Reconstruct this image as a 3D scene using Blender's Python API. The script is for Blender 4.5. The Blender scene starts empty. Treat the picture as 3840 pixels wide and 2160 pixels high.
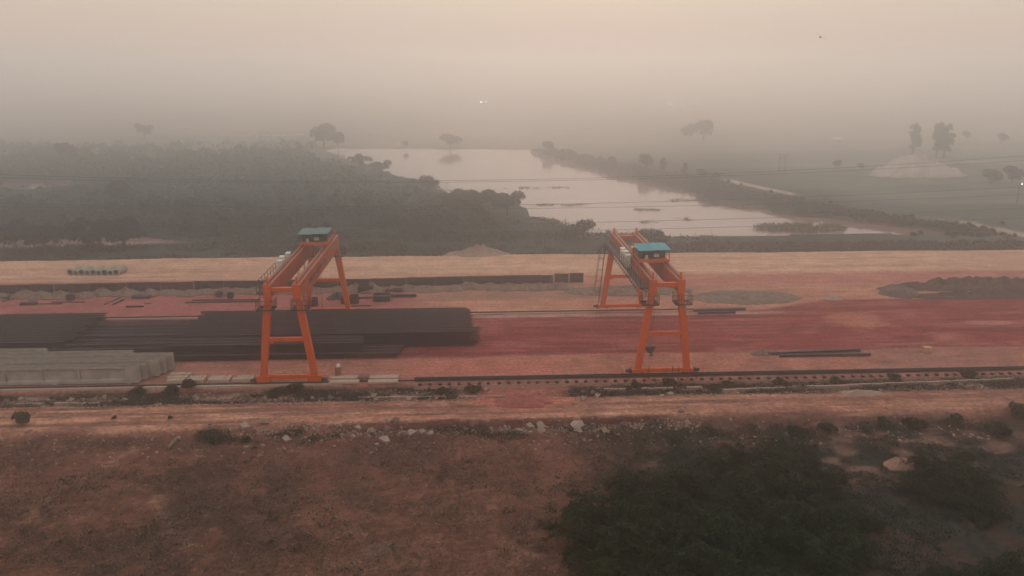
import bpy, bmesh, math, random
import numpy as np
from mathutils import Vector, Matrix
rng = np.random.default_rng(7)
random.seed(7)
C = bpy.context.scene.collection
scn = bpy.context.scene
R = math.radians

# ------------------------------------------------------------------ camera geometry
F = 2987.0
PITCH = math.atan(840 / F)
YAW = math.atan(152 / (F / math.cos(PITCH)))
CAMH = 30.0
def ray(xd, yd):
    u = (xd * 3840 / 2576 - 1920) / F
    v = (yd * 2160 / 1449 - 1080) / F
    Y = math.cos(PITCH) - v * math.sin(PITCH)
    Z = -math.sin(PITCH) - v * math.cos(PITCH)
    c, s = math.cos(YAW), math.sin(YAW)
    return (u * c + Y * s, -u * s + Y * c, Z)
def G(xd, yd, z=0.0):
    """ground point at height z seen at a photo position (measuring aid)"""
    r = ray(xd, yd); t = (z - CAMH) / r[2]
    return (r[0] * t, r[1] * t)
def ATY(xd, yd, Yw):
    r = ray(xd, yd); t = Yw / r[1]
    return (r[0] * t, Yw, CAMH + r[2] * t)
def GS(x, y, z=0.0):
    """the same from full-size photo pixels"""
    return G(x / 1.49068, y / 1.49068, z)

# ------------------------------------------------------------------ numpy noise
def _h(ix, iy, s):
    n = (ix.astype(np.int64) * 374761393 + iy.astype(np.int64) * 668265263 + s * 974711) & 0x7fffffff
    n = (n ^ (n >> 13)) * 1274126177 & 0x7fffffff
    n = (n ^ (n >> 16)) & 0xffff
    return n / 65535.0
def vn(x, y, s=0):
    x = np.asarray(x, float); y = np.asarray(y, float)
    ix = np.floor(x); iy = np.floor(y); fx = x - ix; fy = y - iy
    fx = fx * fx * (3 - 2 * fx); fy = fy * fy * (3 - 2 * fy)
    a = _h(ix, iy, s); b = _h(ix + 1, iy, s); c = _h(ix, iy + 1, s); d = _h(ix + 1, iy + 1, s)
    return (a * (1 - fx) + b * fx) * (1 - fy) + (c * (1 - fx) + d * fx) * fy
def fbm(x, y, s=0, o=4):
    t = 0; a = 0.5; n = 0
    for i in range(o):
        t = t + a * vn(x * 2 ** i, y * 2 ** i, s + i * 17); n += a; a *= 0.5
    return t / n
def sst(a, b, x):
    t = np.clip((x - a) / (b - a), 0, 1)
    return t * t * (3 - 2 * t)
def band(x, a, b, w):
    return sst(a - w, a + w, x) * (1 - sst(b - w, b + w, x))

# ------------------------------------------------------------------ materials
def mat(name, col, rough=0.8, var=0.15, scale=3.0, metal=0.0, spec=0.3, bump=0.0, col2=None, fine=0.0):
    m = bpy.data.materials.new(name); m.use_nodes = True
    nt = m.node_tree; N = nt.nodes; L = nt.links
    b = N['Principled BSDF']
    b.inputs['Roughness'].default_value = rough
    b.inputs['Metallic'].default_value = metal
    b.inputs['Specular IOR Level'].default_value = spec
    tc = N.new('ShaderNodeTexCoord')
    nz = N.new('ShaderNodeTexNoise'); nz.inputs['Scale'].default_value = scale
    nz.inputs['Detail'].default_value = 6; nz.inputs['Roughness'].default_value = 0.65
    L.new(tc.outputs['Object'], nz.inputs['Vector'])
    rp = N.new('ShaderNodeMapRange')
    rp.inputs['From Min'].default_value = 0.3; rp.inputs['From Max'].default_value = 0.7
    L.new(nz.outputs['Fac'], rp.inputs['Value'])
    mx = N.new('ShaderNodeMix'); mx.data_type = 'RGBA'
    c1 = [c * (1 - var) for c in col]
    c2 = [min(1, c * (1 + var)) for c in col] if col2 is None else col2
    mx.inputs[6].default_value = (*c1, 1); mx.inputs[7].default_value = (*c2, 1)
    L.new(rp.outputs['Result'], mx.inputs[0])
    L.new(mx.outputs[2], b.inputs['Base Color'])
    if bump:
        bp = N.new('ShaderNodeBump'); bp.inputs['Strength'].default_value = bump
        L.new(nz.outputs['Fac'], bp.inputs['Height']); L.new(bp.outputs['Normal'], b.inputs['Normal'])
    return m
def leafmat(name, col, col2, rough=0.7):
    m = bpy.data.materials.new(name); m.use_nodes = True
    nt = m.node_tree; N = nt.nodes; L = nt.links
    b = N['Principled BSDF']; b.inputs['Roughness'].default_value = rough
    b.inputs['Specular IOR Level'].default_value = 0.15
    geo = N.new('ShaderNodeNewGeometry')
    tc = N.new('ShaderNodeTexCoord')
    nz = N.new('ShaderNodeTexNoise'); nz.inputs['Scale'].default_value = 0.9; nz.inputs['Detail'].default_value = 3
    L.new(tc.outputs['Object'], nz.inputs['Vector'])
    ad = N.new('ShaderNodeMath'); ad.operation = 'MULTIPLY_ADD'
    ad.inputs[1].default_value = 0.55; L.new(geo.outputs['Random Per Island'], ad.inputs[0])
    sb = N.new('ShaderNodeMapRange'); sb.inputs['From Min'].default_value = 0.35; sb.inputs['From Max'].default_value = 0.65
    sb.inputs['To Max'].default_value = 0.45
    L.new(nz.outputs['Fac'], sb.inputs['Value']); L.new(sb.outputs['Result'], ad.inputs[2])
    mx = N.new('ShaderNodeMix'); mx.data_type = 'RGBA'
    mx.inputs[6].default_value = (*col, 1); mx.inputs[7].default_value = (*col2, 1)
    L.new(ad.outputs[0], mx.inputs[0]); L.new(mx.outputs[2], b.inputs['Base Color'])
    return m
M = {}
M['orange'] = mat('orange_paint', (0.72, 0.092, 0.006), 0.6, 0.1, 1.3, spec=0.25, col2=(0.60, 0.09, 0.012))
M['orange_dull'] = mat('dull_orange_paint', (0.48, 0.066, 0.014), 0.65, 0.2, 1.6, spec=0.2, col2=(0.38, 0.078, 0.033))  # duller, darker orange for the girder bodies; end plates use the brighter one
M['black'] = mat('black_steel', (0.028, 0.027, 0.028), 0.6, 0.3, 4)
M['rail'] = mat('rail_steel', (0.05, 0.04, 0.037), 0.5, 0.3, 3, metal=0.3)
M['trackbeam'] = mat('dark_steel_beam', (0.034, 0.025, 0.026), 0.75, 0.3, 2)
M['rebar'] = mat('rebar', (0.010, 0.014, 0.017), 0.8, 0.35, 0.9)
M['rebar2'] = mat('rusty_rebar', (0.040, 0.024, 0.024), 0.85, 0.35, 0.8)
M['rebar_top'] = mat('dusty_rebar', (0.13, 0.085, 0.078), 0.9, 0.4, 0.5)
M['concrete'] = mat('weathered_concrete', (0.34, 0.27, 0.22), 0.9, 0.25, 1.1, bump=0.15, col2=(0.46, 0.36, 0.29))
M['concrete_top'] = mat('stained_concrete', (0.10, 0.075, 0.06), 0.95, 0.3, 3.0, bump=0.4, col2=(0.27, 0.195, 0.15))
M['slab'] = mat('pale_concrete', (0.42, 0.28, 0.205), 0.9, 0.15, 3, bump=0.1)
M['stone'] = mat('pale_stone', (0.33, 0.21, 0.155), 0.95, 0.22, 2.5, bump=0.3)
M['stone_pale'] = mat('bleached_stone', (0.36, 0.235, 0.18), 0.95, 0.22, 2.5, bump=0.3)
M['stone_dark'] = mat('grey_stone', (0.16, 0.105, 0.085), 0.95, 0.3, 2.5, bump=0.3)
M['form'] = mat('formwork_steel', (0.024, 0.024, 0.029), 0.7, 0.3, 0.7, col2=(0.040, 0.034, 0.04))
M['form2'] = mat('rusty_formwork_steel', (0.055, 0.033, 0.033), 0.7, 0.3, 1.0)
M['teal'] = mat('worn_teal_sheet', (0.02, 0.17, 0.17), 0.6, 0.3, 1.2, col2=(0.10, 0.18, 0.17))
M['blue'] = mat('blue_sheet', (0.006, 0.27, 0.30), 0.5, 0.12, 1.0)
M['machine'] = mat('dark_machinery', (0.02, 0.03, 0.03), 0.6, 0.3, 3)
M['white'] = mat('white_cabinet', (0.62, 0.55, 0.46), 0.6, 0.12, 2)
M['tan_box'] = mat('faded_orange_box', (0.50, 0.22, 0.12), 0.6, 0.12, 2)
M['pipe'] = mat('concrete_pipe', (0.30, 0.27, 0.21), 0.9, 0.2, 1.5)
M['pipe_in'] = mat('dark_pipe_inside', (0.05, 0.075, 0.065), 0.9, 0.2, 1.5)  # inner wall darker and greener than the outside of the pipe
M['mound'] = mat('spoil_soil', (0.19, 0.115, 0.085), 1.0, 0.35, 1.6, bump=0.6)
M['gravel'] = mat('dark_gravel', (0.115, 0.088, 0.072), 1.0, 0.3, 1.8, bump=0.8)
M['gravel_tan'] = mat('grassy_spoil', (0.175, 0.12, 0.09), 1.0, 0.45, 1.6, bump=0.6)
M['redsoil'] = mat('red_soil', (0.30, 0.085, 0.065), 1.0, 0.2, 1.5, bump=0.5)
M['sand'] = mat('pale_sand', (0.55, 0.41, 0.345), 1.0, 0.25, 0.3, bump=0.4)
M['rust'] = mat('rusty_drum', (0.30, 0.11, 0.06), 0.7, 0.3, 5)
M['redbrick'] = mat('red_brick_pallet', (0.23, 0.10, 0.08), 0.9, 0.3, 8)
M['litter'] = mat('white_plastic', (0.75, 0.66, 0.6), 0.6, 0.05, 4)
M['bark'] = mat('bark', (0.055, 0.042, 0.033), 0.95, 0.3, 6)
M['stem'] = mat('thorn_stem', (0.014, 0.014, 0.010), 0.95, 0.3, 6)
M['wire'] = mat('power_cable', (0.03, 0.03, 0.03), 0.7, 0.1, 1)
M['wood'] = mat('weathered_wood', (0.20, 0.14, 0.10), 0.9, 0.3, 4)
M['leaf_near'] = leafmat('thorn_leaf', (0.002, 0.006, 0.004), (0.046, 0.058, 0.013))
M['leaf_shrub'] = leafmat('shrub_leaf', (0.022, 0.040, 0.022), (0.075, 0.090, 0.045))
M['leaf_far'] = leafmat('far_leaf', (0.045, 0.085, 0.08), (0.10, 0.15, 0.135))  # scrub leaf paled for distance, haze put into the leaf colour
M['leaf_mid'] = leafmat('scrub_leaf', (0.008, 0.028, 0.024), (0.030, 0.056, 0.036))
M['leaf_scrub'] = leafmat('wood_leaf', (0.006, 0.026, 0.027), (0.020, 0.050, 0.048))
M['leaf_dark'] = leafmat('dark_leaf', (0.003, 0.016, 0.018), (0.012, 0.030, 0.028))
M['leaf_weed'] = leafmat('weed_leaf', (0.012, 0.024, 0.015), (0.042, 0.050, 0.028))
M['reed'] = leafmat('reed_leaf', (0.10, 0.10, 0.06), (0.18, 0.155, 0.10))
M['drygrass'] = leafmat('dry_grass', (0.075, 0.042, 0.028), (0.24, 0.135, 0.085))
M['glow'] = bpy.data.materials.new('lamp_glow'); M['glow'].use_nodes = True
M['glow_far'] = None
_b = M['glow'].node_tree.nodes['Principled BSDF']
_b.inputs['Emission Color'].default_value = (1, 0.93, 0.8, 1); _b.inputs['Emission Strength'].default_value = 22

def add_rust(m, amt, col=(0.10, 0.035, 0.018)):
    nt = m.node_tree; N = nt.nodes; L = nt.links; b = N['Principled BSDF']; src = b.inputs['Base Color'].links[0].from_socket
    tc = N.new('ShaderNodeTexCoord'); mp = N.new('ShaderNodeMapping'); mp.inputs['Scale'].default_value = (2.2, 2.2, 0.5)
    nz = N.new('ShaderNodeTexNoise'); nz.inputs['Scale'].default_value = 1.4; nz.inputs['Detail'].default_value = 8; nz.inputs['Roughness'].default_value = 0.7
    L.new(tc.outputs['Object'], mp.inputs[0]); L.new(mp.outputs[0], nz.inputs['Vector'])
    rp = N.new('ShaderNodeMapRange'); rp.inputs['From Min'].default_value = 0.54; rp.inputs['From Max'].default_value = 0.72; rp.inputs['To Max'].default_value = amt
    L.new(nz.outputs['Fac'], rp.inputs['Value']); mx = N.new('ShaderNodeMix'); mx.data_type = 'RGBA'
    L.new(rp.outputs[0], mx.inputs[0]); L.new(src, mx.inputs[6]); mx.inputs[7].default_value = (*col, 1); L.new(mx.outputs[2], b.inputs['Base Color'])
add_rust(M['orange'], 0.6); add_rust(M['orange_dull'], 0.75)
add_rust(M['concrete'], 0.7, (0.12, 0.085, 0.065)); add_rust(M['slab'], 0.5, (0.2, 0.12, 0.085)); add_rust(M['blue'], 0.4, (0.12, 0.14, 0.14)); add_rust(M['teal'], 0.6, (0.22, 0.19, 0.16))
# ------------------------------------------------------------------ object helpers
def tag(o, label=None, cat=None, group=None, kind=None):
    if label: o['label'] = label
    if cat: o['category'] = cat
    if group: o['group'] = group
    if kind: o['kind'] = kind
    elif label and cat: o['kind'] = 'thing'
    return o
def empty(name, loc, rz=0.0):
    o = bpy.data.objects.new(name, None); C.objects.link(o)
    o.location = loc; o.rotation_euler = (0, 0, rz); o.empty_display_size = 0.3
    return o
def link(name, me, parent=None, loc=None, rz=None):
    o = bpy.data.objects.new(name, me); C.objects.link(o)
    if parent: o.parent = parent
    if loc is not None: o.location = loc
    if rz is not None: o.rotation_euler = (0, 0, rz)
    return o
def copy_tree(o, parent=None):
    c = o.copy(); C.objects.link(c)
    if parent: c.parent = parent
    for ch in list(o.children): copy_tree(ch, c)
    return c
class MB:
    def __init__(s): s.v = []; s.f = []; s.mi = []
    def add(s, vs, fs, mi=0):
        n = len(s.v); s.v += [tuple(v) for v in vs]; s.f += [tuple(i + n for i in f) for f in fs]; s.mi += [mi] * len(fs)
        return s
    BF = [(0, 3, 2, 1), (4, 5, 6, 7), (0, 1, 5, 4), (1, 2, 6, 5), (2, 3, 7, 6), (3, 0, 4, 7)]
    def box(s, c, d, rz=0.0, mi=0, taper=1.0):
        x, y, z = d[0] / 2, d[1] / 2, d[2] / 2; cs, sn = math.cos(rz), math.sin(rz)
        vs = []
        for zz, t in ((-z, 1), (z, taper)):
            for a, b in ((-x, -y), (x, -y), (x, y), (-x, y)):
                a *= t; b *= t
                vs.append((c[0] + a * cs - b * sn, c[1] + a * sn + b * cs, c[2] + zz))
        return s.add(vs, s.BF, mi)
    def bar(s, p, q, w, h=None, up=(0, 0, 1), mi=0, w2=None, h2=None):
        h = h or w; w2 = w2 or w; h2 = h2 or h
        p = Vector(p); q = Vector(q); d = (q - p).normalized(); u = Vector(up)
        if abs(d.dot(u)) > 0.98: u = Vector((0, 1, 0))
        sx = d.cross(u).normalized(); sy = sx.cross(d).normalized()
        vs = []
        for c, a, b in ((p, w / 2, h / 2), (q, w2 / 2, h2 / 2)):
            vs += [c - sx * a - sy * b, c + sx * a - sy * b, c + sx * a + sy * b, c - sx * a + sy * b]
        return s.add(vs, s.BF, mi)
    def tube(s, pts, r, n=6, mi=0, cap=True):
        pts = [Vector(p) for p in pts]
        rs = r if hasattr(r, '__len__') else [r] * len(pts)
        vs = []; fs = []
        for i, p in enumerate(pts):
            d = (pts[min(i + 1, len(pts) - 1)] - pts[max(i - 1, 0)]).normalized()
            u = Vector((0, 0, 1)) if abs(d.z) < 0.9 else Vector((1, 0, 0))
            a = d.cross(u).normalized(); b = a.cross(d)
            for k in range(n):
                t = 2 * math.pi * k / n
                vs.append(p + (a * math.cos(t) + b * math.sin(t)) * rs[i])
        for i in range(len(pts) - 1):
            for k in range(n):
                fs.append((i * n + k, i * n + (k + 1) % n, (i + 1) * n + (k + 1) % n, (i + 1) * n + k))
        if cap:
            fs.append(tuple(range(n - 1, -1, -1))); m = (len(pts) - 1) * n; fs.append(tuple(m + k for k in range(n)))
        return s.add(vs, fs, mi)
    def sweep(s, prof, x0, x1, axis='x', mi=0):
        """closed profile (y,z) swept along x, or (x,z) along y"""
        n = len(prof); vs = []
        for t in (x0, x1):
            for a, b in prof: vs.append((t, a, b) if axis == 'x' else (a, t, b))
        fs = [(k, (k + 1) % n, n + (k + 1) % n, n + k) for k in range(n)] + [tuple(range(n - 1, -1, -1)), tuple(range(n, 2 * n))]
        return s.add(vs, fs, mi)
    def mesh(s, name, mats):
        me = bpy.data.meshes.new(name); me.from_pydata(s.v, [], s.f)
        for m in (mats if isinstance(mats, (list, tuple)) else [mats]): me.materials.append(m)
        if any(s.mi): me.polygons.foreach_set('material_index', s.mi)
        bm = bmesh.new(); bm.from_mesh(me); bmesh.ops.recalc_face_normals(bm, faces=bm.faces); bm.to_mesh(me); bm.free()
        return me
    def build(s, name, mats, parent=None, loc=None, rz=None, bevel=0.0):
        o = link(name, s.mesh(name, mats), parent, loc, rz)
        if bevel:
            b = o.modifiers.new('bevel', 'BEVEL'); b.width = bevel; b.segments = 1; b.limit_method = 'ANGLE'
        return o
def quadmesh(name, V, m, smooth=False):
    """V: (n,4,3) array of quads"""
    V = np.asarray(V, np.float32); n = len(V)
    me = bpy.data.meshes.new(name)
    me.vertices.add(n * 4); me.vertices.foreach_set('co', V.reshape(-1))
    me.loops.add(n * 4); me.loops.foreach_set('vertex_index', np.arange(n * 4, dtype=np.int32))
    me.polygons.add(n); me.polygons.foreach_set('loop_start', np.arange(0, n * 4, 4, dtype=np.int32))
    me.materials.append(m); me.update(calc_edges=True)
    return me
def leaves(P, size, rg, flat=0.35, aspect=2.0, D=None):
    """random leaf-sized quads at points P"""
    n = len(P)
    nrm = rg.normal(size=(n, 3)); nrm[:, 2] = np.abs(nrm[:, 2]) + flat
    nrm /= np.linalg.norm(nrm, axis=1)[:, None]
    a = rg.normal(size=(n, 3)) if D is None else D
    a = a - nrm * (a * nrm).sum(1)[:, None]; a /= np.linalg.norm(a, axis=1)[:, None] + 1e-9
    b = np.cross(nrm, a)
    s = size * rg.uniform(0.6, 1.4, n)[:, None]
    a = a * s * aspect / 2; b = b * s / 2
    return np.stack([P - a - b * 0.4, P - b * 1.0 + a * 0.1, P + a, P + b * 1.0 + a * 0.1], 1)

# ------------------------------------------------------------------ terrain
WZ = -2.0     # pond level
pond_px = [(850, 371), (1000, 371), (1340, 374), (1338, 384), (1360, 394), (1410, 408), (1480, 428), (1560, 446), (1620, 462), (1700, 476),
           (1758, 486), (1772, 503), (1800, 516), (1850, 512), (1905, 520), (1965, 537), (2050, 545), (2150, 556), (2250, 568), (2340, 579), (2470, 592),
           (2300, 596), (2100, 597), (1900, 600), (1690, 606), (1600, 600), (1490, 592), (1430, 578), (1340, 550), (1325, 532), (1290, 512),
           (1150, 492), (1100, 477), (1060, 462), (960, 432), (870, 402), (800, 374)]
pond = np.array([G(x, y, WZ) for x, y in pond_px])
def inpoly(x, y, P):
    ins = np.zeros(x.shape, bool); n = len(P)
    for i in range(n):
        x0, y0 = P[i]; x1, y1 = P[(i + 1) % n]
        if y0 == y1: continue
        c = ((y0 > y) != (y1 > y)) & (x < (x1 - x0) * (y - y0) / (y1 - y0) + x0)
        ins ^= c
    return ins
def ell(x, y, cx, cy, rx, ry):
    return ((x - cx) / rx) ** 2 + ((y - cy) / ry) ** 2
_p1 = G(75, 468, WZ); _p2 = G(205, 492, WZ); _p3 = G(200, 588, WZ); _p4 = G(650, 340, WZ)
def is_water(x, y):
    wx = x + (fbm(x / 9, y / 9, 5) - 0.5) * 7; wy = y + (fbm(x / 9, y / 9, 9) - 0.5) * np.where(y < 150, 2.2, 6)
    w = inpoly(wx, wy, pond)
    w |= ell(wx, wy, _p1[0], _p1[1], 17, 9) < 1
    w |= ell(wx, wy, _p2[0], _p2[1], 6, 3.5) < 1
    w |= ell(wx, wy, _p3[0], 147.0, 24, 4.6) < 1
    w |= ell(wx, wy, _p4[0], _p4[1], 62, 10) < 1
    return w
def tedge(x): return 64.9 + (fbm(x / 6, x * 0 + 3.1, 21) - 0.5) * 1.2     # bank edge of the service track
def zf(x, y):
    n = fbm(x / 4, y / 4, 1)
    e = tedge(x)
    sharp = band(x, -13, 17, 4) * 0.8 + 0.2                            # eroded bank is steep in the middle
    w = 0.25 * sharp + 2.6 * (1 - sharp)
    z = -0.95 + 0.65 * sst(e - w, e + 0.1, y)
    z = z + (n - 0.5) * 0.25 * (1 - sst(63.3, 65.3, y))
    z = z - 0.3 * band(y, 69.7, 72.75, 0.4) * (0.7 + 0.6 * fbm(x / 3, y / 2, 4))
    z = z + 0.3 * sst(72.6, 72.9, y)
    z = z + 0.10 * (fbm(x / 2.5, y / 1.2, 12) - 0.5) * band(y, 65.5, 72.4, 0.5)
    z = z + 0.05 * (n - 0.5) * sst(73, 75, y)
    z = z + (-1.3) * sst(126.2, 129.5, y - (fbm(x / 12, x * 0, 8) - 0.5) * 1.5)
    far = sst(130, 134, y)
    z = z + far * (0.5 * (fbm(x / 20, y / 20, 3) - 0.5))
    wat = is_water(x, y) & (y > 129)
    return np.where(wat, -3.2, z)
def seg_d(x, y, pts):
    d = np.full(x.shape, 1e9)
    for (x0, y0), (x1, y1) in zip(pts[:-1], pts[1:]):
        dx, dy = x1 - x0, y1 - y0; t = np.clip(((x - x0) * dx + (y - y0) * dy) / (dx * dx + dy * dy), 0, 1)
        d = np.minimum(d, np.hypot(x - x0 - t * dx, y - y0 - t * dy))
    return d
FZ = -0.9
def path(pts, z=FZ): return [G(px, py, z) for px, py in pts]
path_a = path([(395, 1250), (410, 1290), (430, 1340), (470, 1375)])
path_b = path([(60, 1310), (150, 1230), (260, 1175), (330, 1130)])
path_c = path([(2050, 1405), (2160, 1370), (2260, 1335), (2390, 1305), (2576, 1280)])
path_d = path([(2150, 1225), (2210, 1255), (2260, 1300), (2265, 1335)])
path_f1 = path([(2420, 557), (2480, 570), (2576, 588), (2700, 612)], -1.2)
path_f2 = path([(1830, 452), (1900, 468), (1990, 487)], -1.2)
def zcol(x, y):
    """surface albedo of the ground at (x, y)"""
    def c(r, g, b): return np.array([r, g, b])
    def mix(A, B, t): return A * (1 - t[..., None]) + B * t[..., None]
    one = np.ones(x.shape)
    wob = (fbm(x / 5, y / 3, 31) - 0.5)
    st = fbm(x / 14, y / 0.8, 41)            # streaks left by vehicles
    st2 = fbm(x / 30, y / 0.45, 47, 3)
    n1 = fbm(x / 3, y / 3, 51); n2 = fbm(x / 0.9, y / 0.9, 53, 3); n3 = fbm(x / 11, y / 8, 55)
    # dry field
    col = one[..., None] * c(0.112, 0.056, 0.039)
    col = mix(col, c(0.055, 0.040, 0.032), sst(0.48, 0.66, n3 * 0.6 + n1 * 0.4) * 0.85)
    straw = sst(0.45, 0.7, n2 * 0.5 + n1 * 0.5) * band(x, -12, 9, 6) * (1 - sst(52, 57, y)) * 0.75
    col = mix(col, c(0.21, 0.115, 0.078), straw)
    col = mix(col, c(0.16, 0.08, 0.055), sst(0.5, 0.75, n2) * 0.5)
    col = mix(col, c(0.135, 0.062, 0.047), sst(54.5, 58, y + wob * 3) * 0.7 * (0.5 + st * 0.6))
    for pth, w, s in ((path_a, 0.35, .6), (path_b, 0.3, .5), (path_c, 0.3, .5), (path_d, 0.3, .4)):
        col = mix(col, c(0.25, 0.145, 0.098), (1 - sst(w * 0.4, w * 2.2, seg_d(x, y, pth) + (n2 - .5) * 1.2)) * s)
    # scrubby right-hand side
    gx = sst(8.5, 15, x + (y - 50) * 0.15 + wob * 8) * (1 - sst(62.5, 64.8, y - (x - 20) * 0.01 + wob * 3))
    col = mix(col, c(0.028, 0.029, 0.023), gx * (0.62 + 0.38 * sst(0.35, 0.6, n1)))
    pat = gx * sst(0.55, 0.68, fbm(x / 2.2, y / 1.5, 61)) * sst(51, 56, y)
    col = mix(col, c(0.135, 0.085, 0.065), pat * 0.85)
    # damp pale spot
    pd = G(955, 1382, FZ)
    col = mix(col, c(0.155, 0.115, 0.095), (1 - sst(0.3, 1.2, ell(x, y, pd[0], pd[1], 1.3, 0.8) + (n2 - .5))) * 0.8)
    # service track
    e = tedge(x)
    hard = band(x, -12, 17, 3); t = sst(e - 0.1 - (1 - hard) * 1.6, e + 0.3 + (1 - hard) * 0.5, y + wob * (1 - hard) * 2.0) * (1 - sst(68.9, 69.9, y + wob * 1.2))
    tr = one[..., None] * c(0.325, 0.165, 0.112)
    tr = mix(tr, c(0.46, 0.255, 0.16), sst(0.48, 0.68, st) * 0.8)
    tr = mix(tr, c(0.15, 0.08, 0.058), sst(0.5, 0.66, st2) * 0.75); tr = mix(tr, c(0.17, 0.095, 0.07), sst(0.55, 0.7, fbm(x / 2.5, y / 0.9, 44)) * 0.5)
    tr = mix(tr, c(0.22, 0.11, 0.08), sst(18, 34, x) * 0.5)
    col = mix(col, tr, t)
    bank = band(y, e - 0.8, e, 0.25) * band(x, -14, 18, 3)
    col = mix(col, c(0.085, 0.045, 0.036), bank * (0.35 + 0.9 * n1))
    # overgrown strip beside the crane rail
    s = sst(69.1, 69.9, y + wob * 1.2) * (1 - sst(72.6, 72.8, y))
    sc = one[..., None] * c(0.105, 0.068, 0.05)
    sc = mix(sc, c(0.035, 0.036, 0.028), sst(0.42, 0.58, fbm(x / 3.5, y / 0.9, 71)) * 0.85)
    sc = mix(sc, c(0.30, 0.175, 0.125), sst(0.56, 0.70, fbm(x / 2.5, y / 0.7, 73)) * 0.8)
    col = mix(col, sc, s)
    rs = G(1320, 1015, -.3)
    col = mix(col, c(0.33, 0.115, 0.08), (1 - sst(0.4, 1.3, ell(x, y, rs[0], rs[1] + 2.5, 6.5, 4) + (n1 - .5) * 1.1)) * 0.75)
    # yard
    yd = sst(72.6, 72.8, y)
    yc = one[..., None] * c(0.335, 0.148, 0.105)
    yc = mix(yc, c(0.24, 0.13, 0.095), sst(0.5, 0.7, n3) * 0.7)
    yc = mix(yc, c(0.37, 0.125, 0.09), band(x, -8, 8, 5) * band(y, 74, 78.5, 1.5) * 0.7)
    yc = mix(yc, c(0.20, 0.10, 0.08), sst(0.55, 0.68, fbm(x / 2.4, y / 0.9, 83)) * 0.55 * sst(20, 30, x))
    redb = sst(79.3, 80.2, y - 0.3 * sst(0, 20, x) + wob * 0.9)
    red = one[..., None] * c(0.195, 0.042, 0.038)
    red = mix(red, c(0.27, 0.078, 0.066), sst(0.45, 0.68, fbm(x / 9, y / 1.3, 91)) * 0.8)
    red = mix(red, c(0.125, 0.038, 0.036), sst(0.5, 0.72, fbm(x / 12, y / 0.7, 93)) * 0.65)
    red = mix(red, c(0.31, 0.125, 0.095), sst(0.56, 0.74, fbm(x / 6, y / 2.2, 97) * 0.7 + n1 * 0.3) * 0.7); red = mix(red, c(0.33, 0.15, 0.11), sst(0.62, 0.72, fbm(x / 16, y / 0.35, 99, 3)) * 0.5)
    pt = G(2150, 805); red = mix(red, c(0.38, 0.16, 0.10), (1 - sst(0.2, 1.3, ell(x, y, pt[0], pt[1], 4.2, 2.6) + (n1 - .5) * 2.6)) * 0.75)
    pt = G(2480, 812); red = mix(red, c(0.42, 0.2, 0.15), (1 - sst(0.2, 1.0, ell(x, y, pt[0], pt[1], 4.5, 1.0) + (n1 - .5) * 1.8)) * 0.7)
    yc = mix(yc, red, redb)
    rr = sst(94.2, 95.2, y - sst(34, 48, x) * 4.0 - sst(60, 72, x) * 1.5 + wob * 0.8)   # tan ground behind the red floor
    tn = one[..., None] * c(0.37, 0.185, 0.125)
    tn = mix(tn, c(0.47, 0.25, 0.155), sst(0.45, 0.65, st) * 0.7)
    tn = mix(tn, c(0.27, 0.14, 0.10), sst(0.5, 0.7, n3) * 0.6)
    tn = mix(tn, c(0.295, 0.105, 0.092), 1 - sst(-12, -2, x + wob * 6))
    yc = mix(yc, tn, rr)
    strip = band(y, 93.1, 94.2, 0.15) * (1 - sst(36, 44, x + wob * 10)) * sst(-2, 1, x)
    yc = mix(yc, c(0.36, 0.25, 0.20), strip * 0.75)
    md = band(y, 101, 106.6, 1.2) * (1 - sst(30, 45, x)) * sst(-12, 0, x)
    yc = mix(yc, c(0.225, 0.14, 0.10), md * (0.3 + 0.9 * n1))
    pk = band(y, 106.5, 113, 1.0) * sst(14, 22, x)
    yc = mix(yc, mix(one[..., None] * c(0.30, 0.115, 0.098), c(0.40, 0.19, 0.135), st), pk)
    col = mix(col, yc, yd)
    # haul road
    rd = sst(112.2, 113.2, y + wob * 0.7) * (1 - sst(126.0, 126.9, y - (fbm(x / 12, x * 0, 8) - 0.5) * 1.5))
    rc = one[..., None] * c(0.46, 0.295, 0.195)
    rc = mix(rc, c(0.55, 0.38, 0.255), sst(0.45, 0.68, st) * 0.7)
    rc = mix(rc, c(0.35, 0.18, 0.125), sst(0.52, 0.72, st2) * 0.65)
    rc = mix(rc, c(0.28, 0.16, 0.12), (1 - sst(0.1, 0.5, np.abs(y - 117.6 - (x + 60) * 0.004))) * (1 - sst(-62, -20, x)) * 0.7)
    col = mix(col, rc, rd)
    # land beyond
    ld = sst(126.6, 128.2, y)
    lc = one[..., None] * c(0.018, 0.042, 0.040)
    lc = mix(lc, c(0.034, 0.054, 0.048), sst(0.45, 0.65, fbm(x / 25, y / 12, 101)) * 0.8)
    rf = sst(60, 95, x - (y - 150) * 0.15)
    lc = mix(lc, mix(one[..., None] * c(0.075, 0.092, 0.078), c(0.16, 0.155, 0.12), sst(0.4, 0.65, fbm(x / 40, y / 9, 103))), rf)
    for pth, w in ((path_f1, 1.7), (path_f2, 1.8)):
        lc = mix(lc, c(0.52, 0.33, 0.25), (1 - sst(w * 0.6, w * 1.3, seg_d(x, y, pth))) * 0.9)
    for k, (yy, hw) in enumerate(((250, 4), (300, 5), (345, 7), (420, 12), (520, 15))):
        lc = mix(lc, c(0.32, 0.26, 0.20), band(y + (x - 80) * (0.05 * (k - 2)), yy - hw, yy + hw, 3) * sst(60, 110, x) * 0.6)
    lc = mix(lc, c(0.38, 0.285, 0.23), sst(215, 360, y) * (0.55 + 0.5 * fbm(x / 60, y / 25, 107)))  # pales with distance: haze brightness painted into the far ground colour
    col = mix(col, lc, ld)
    return col
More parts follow.
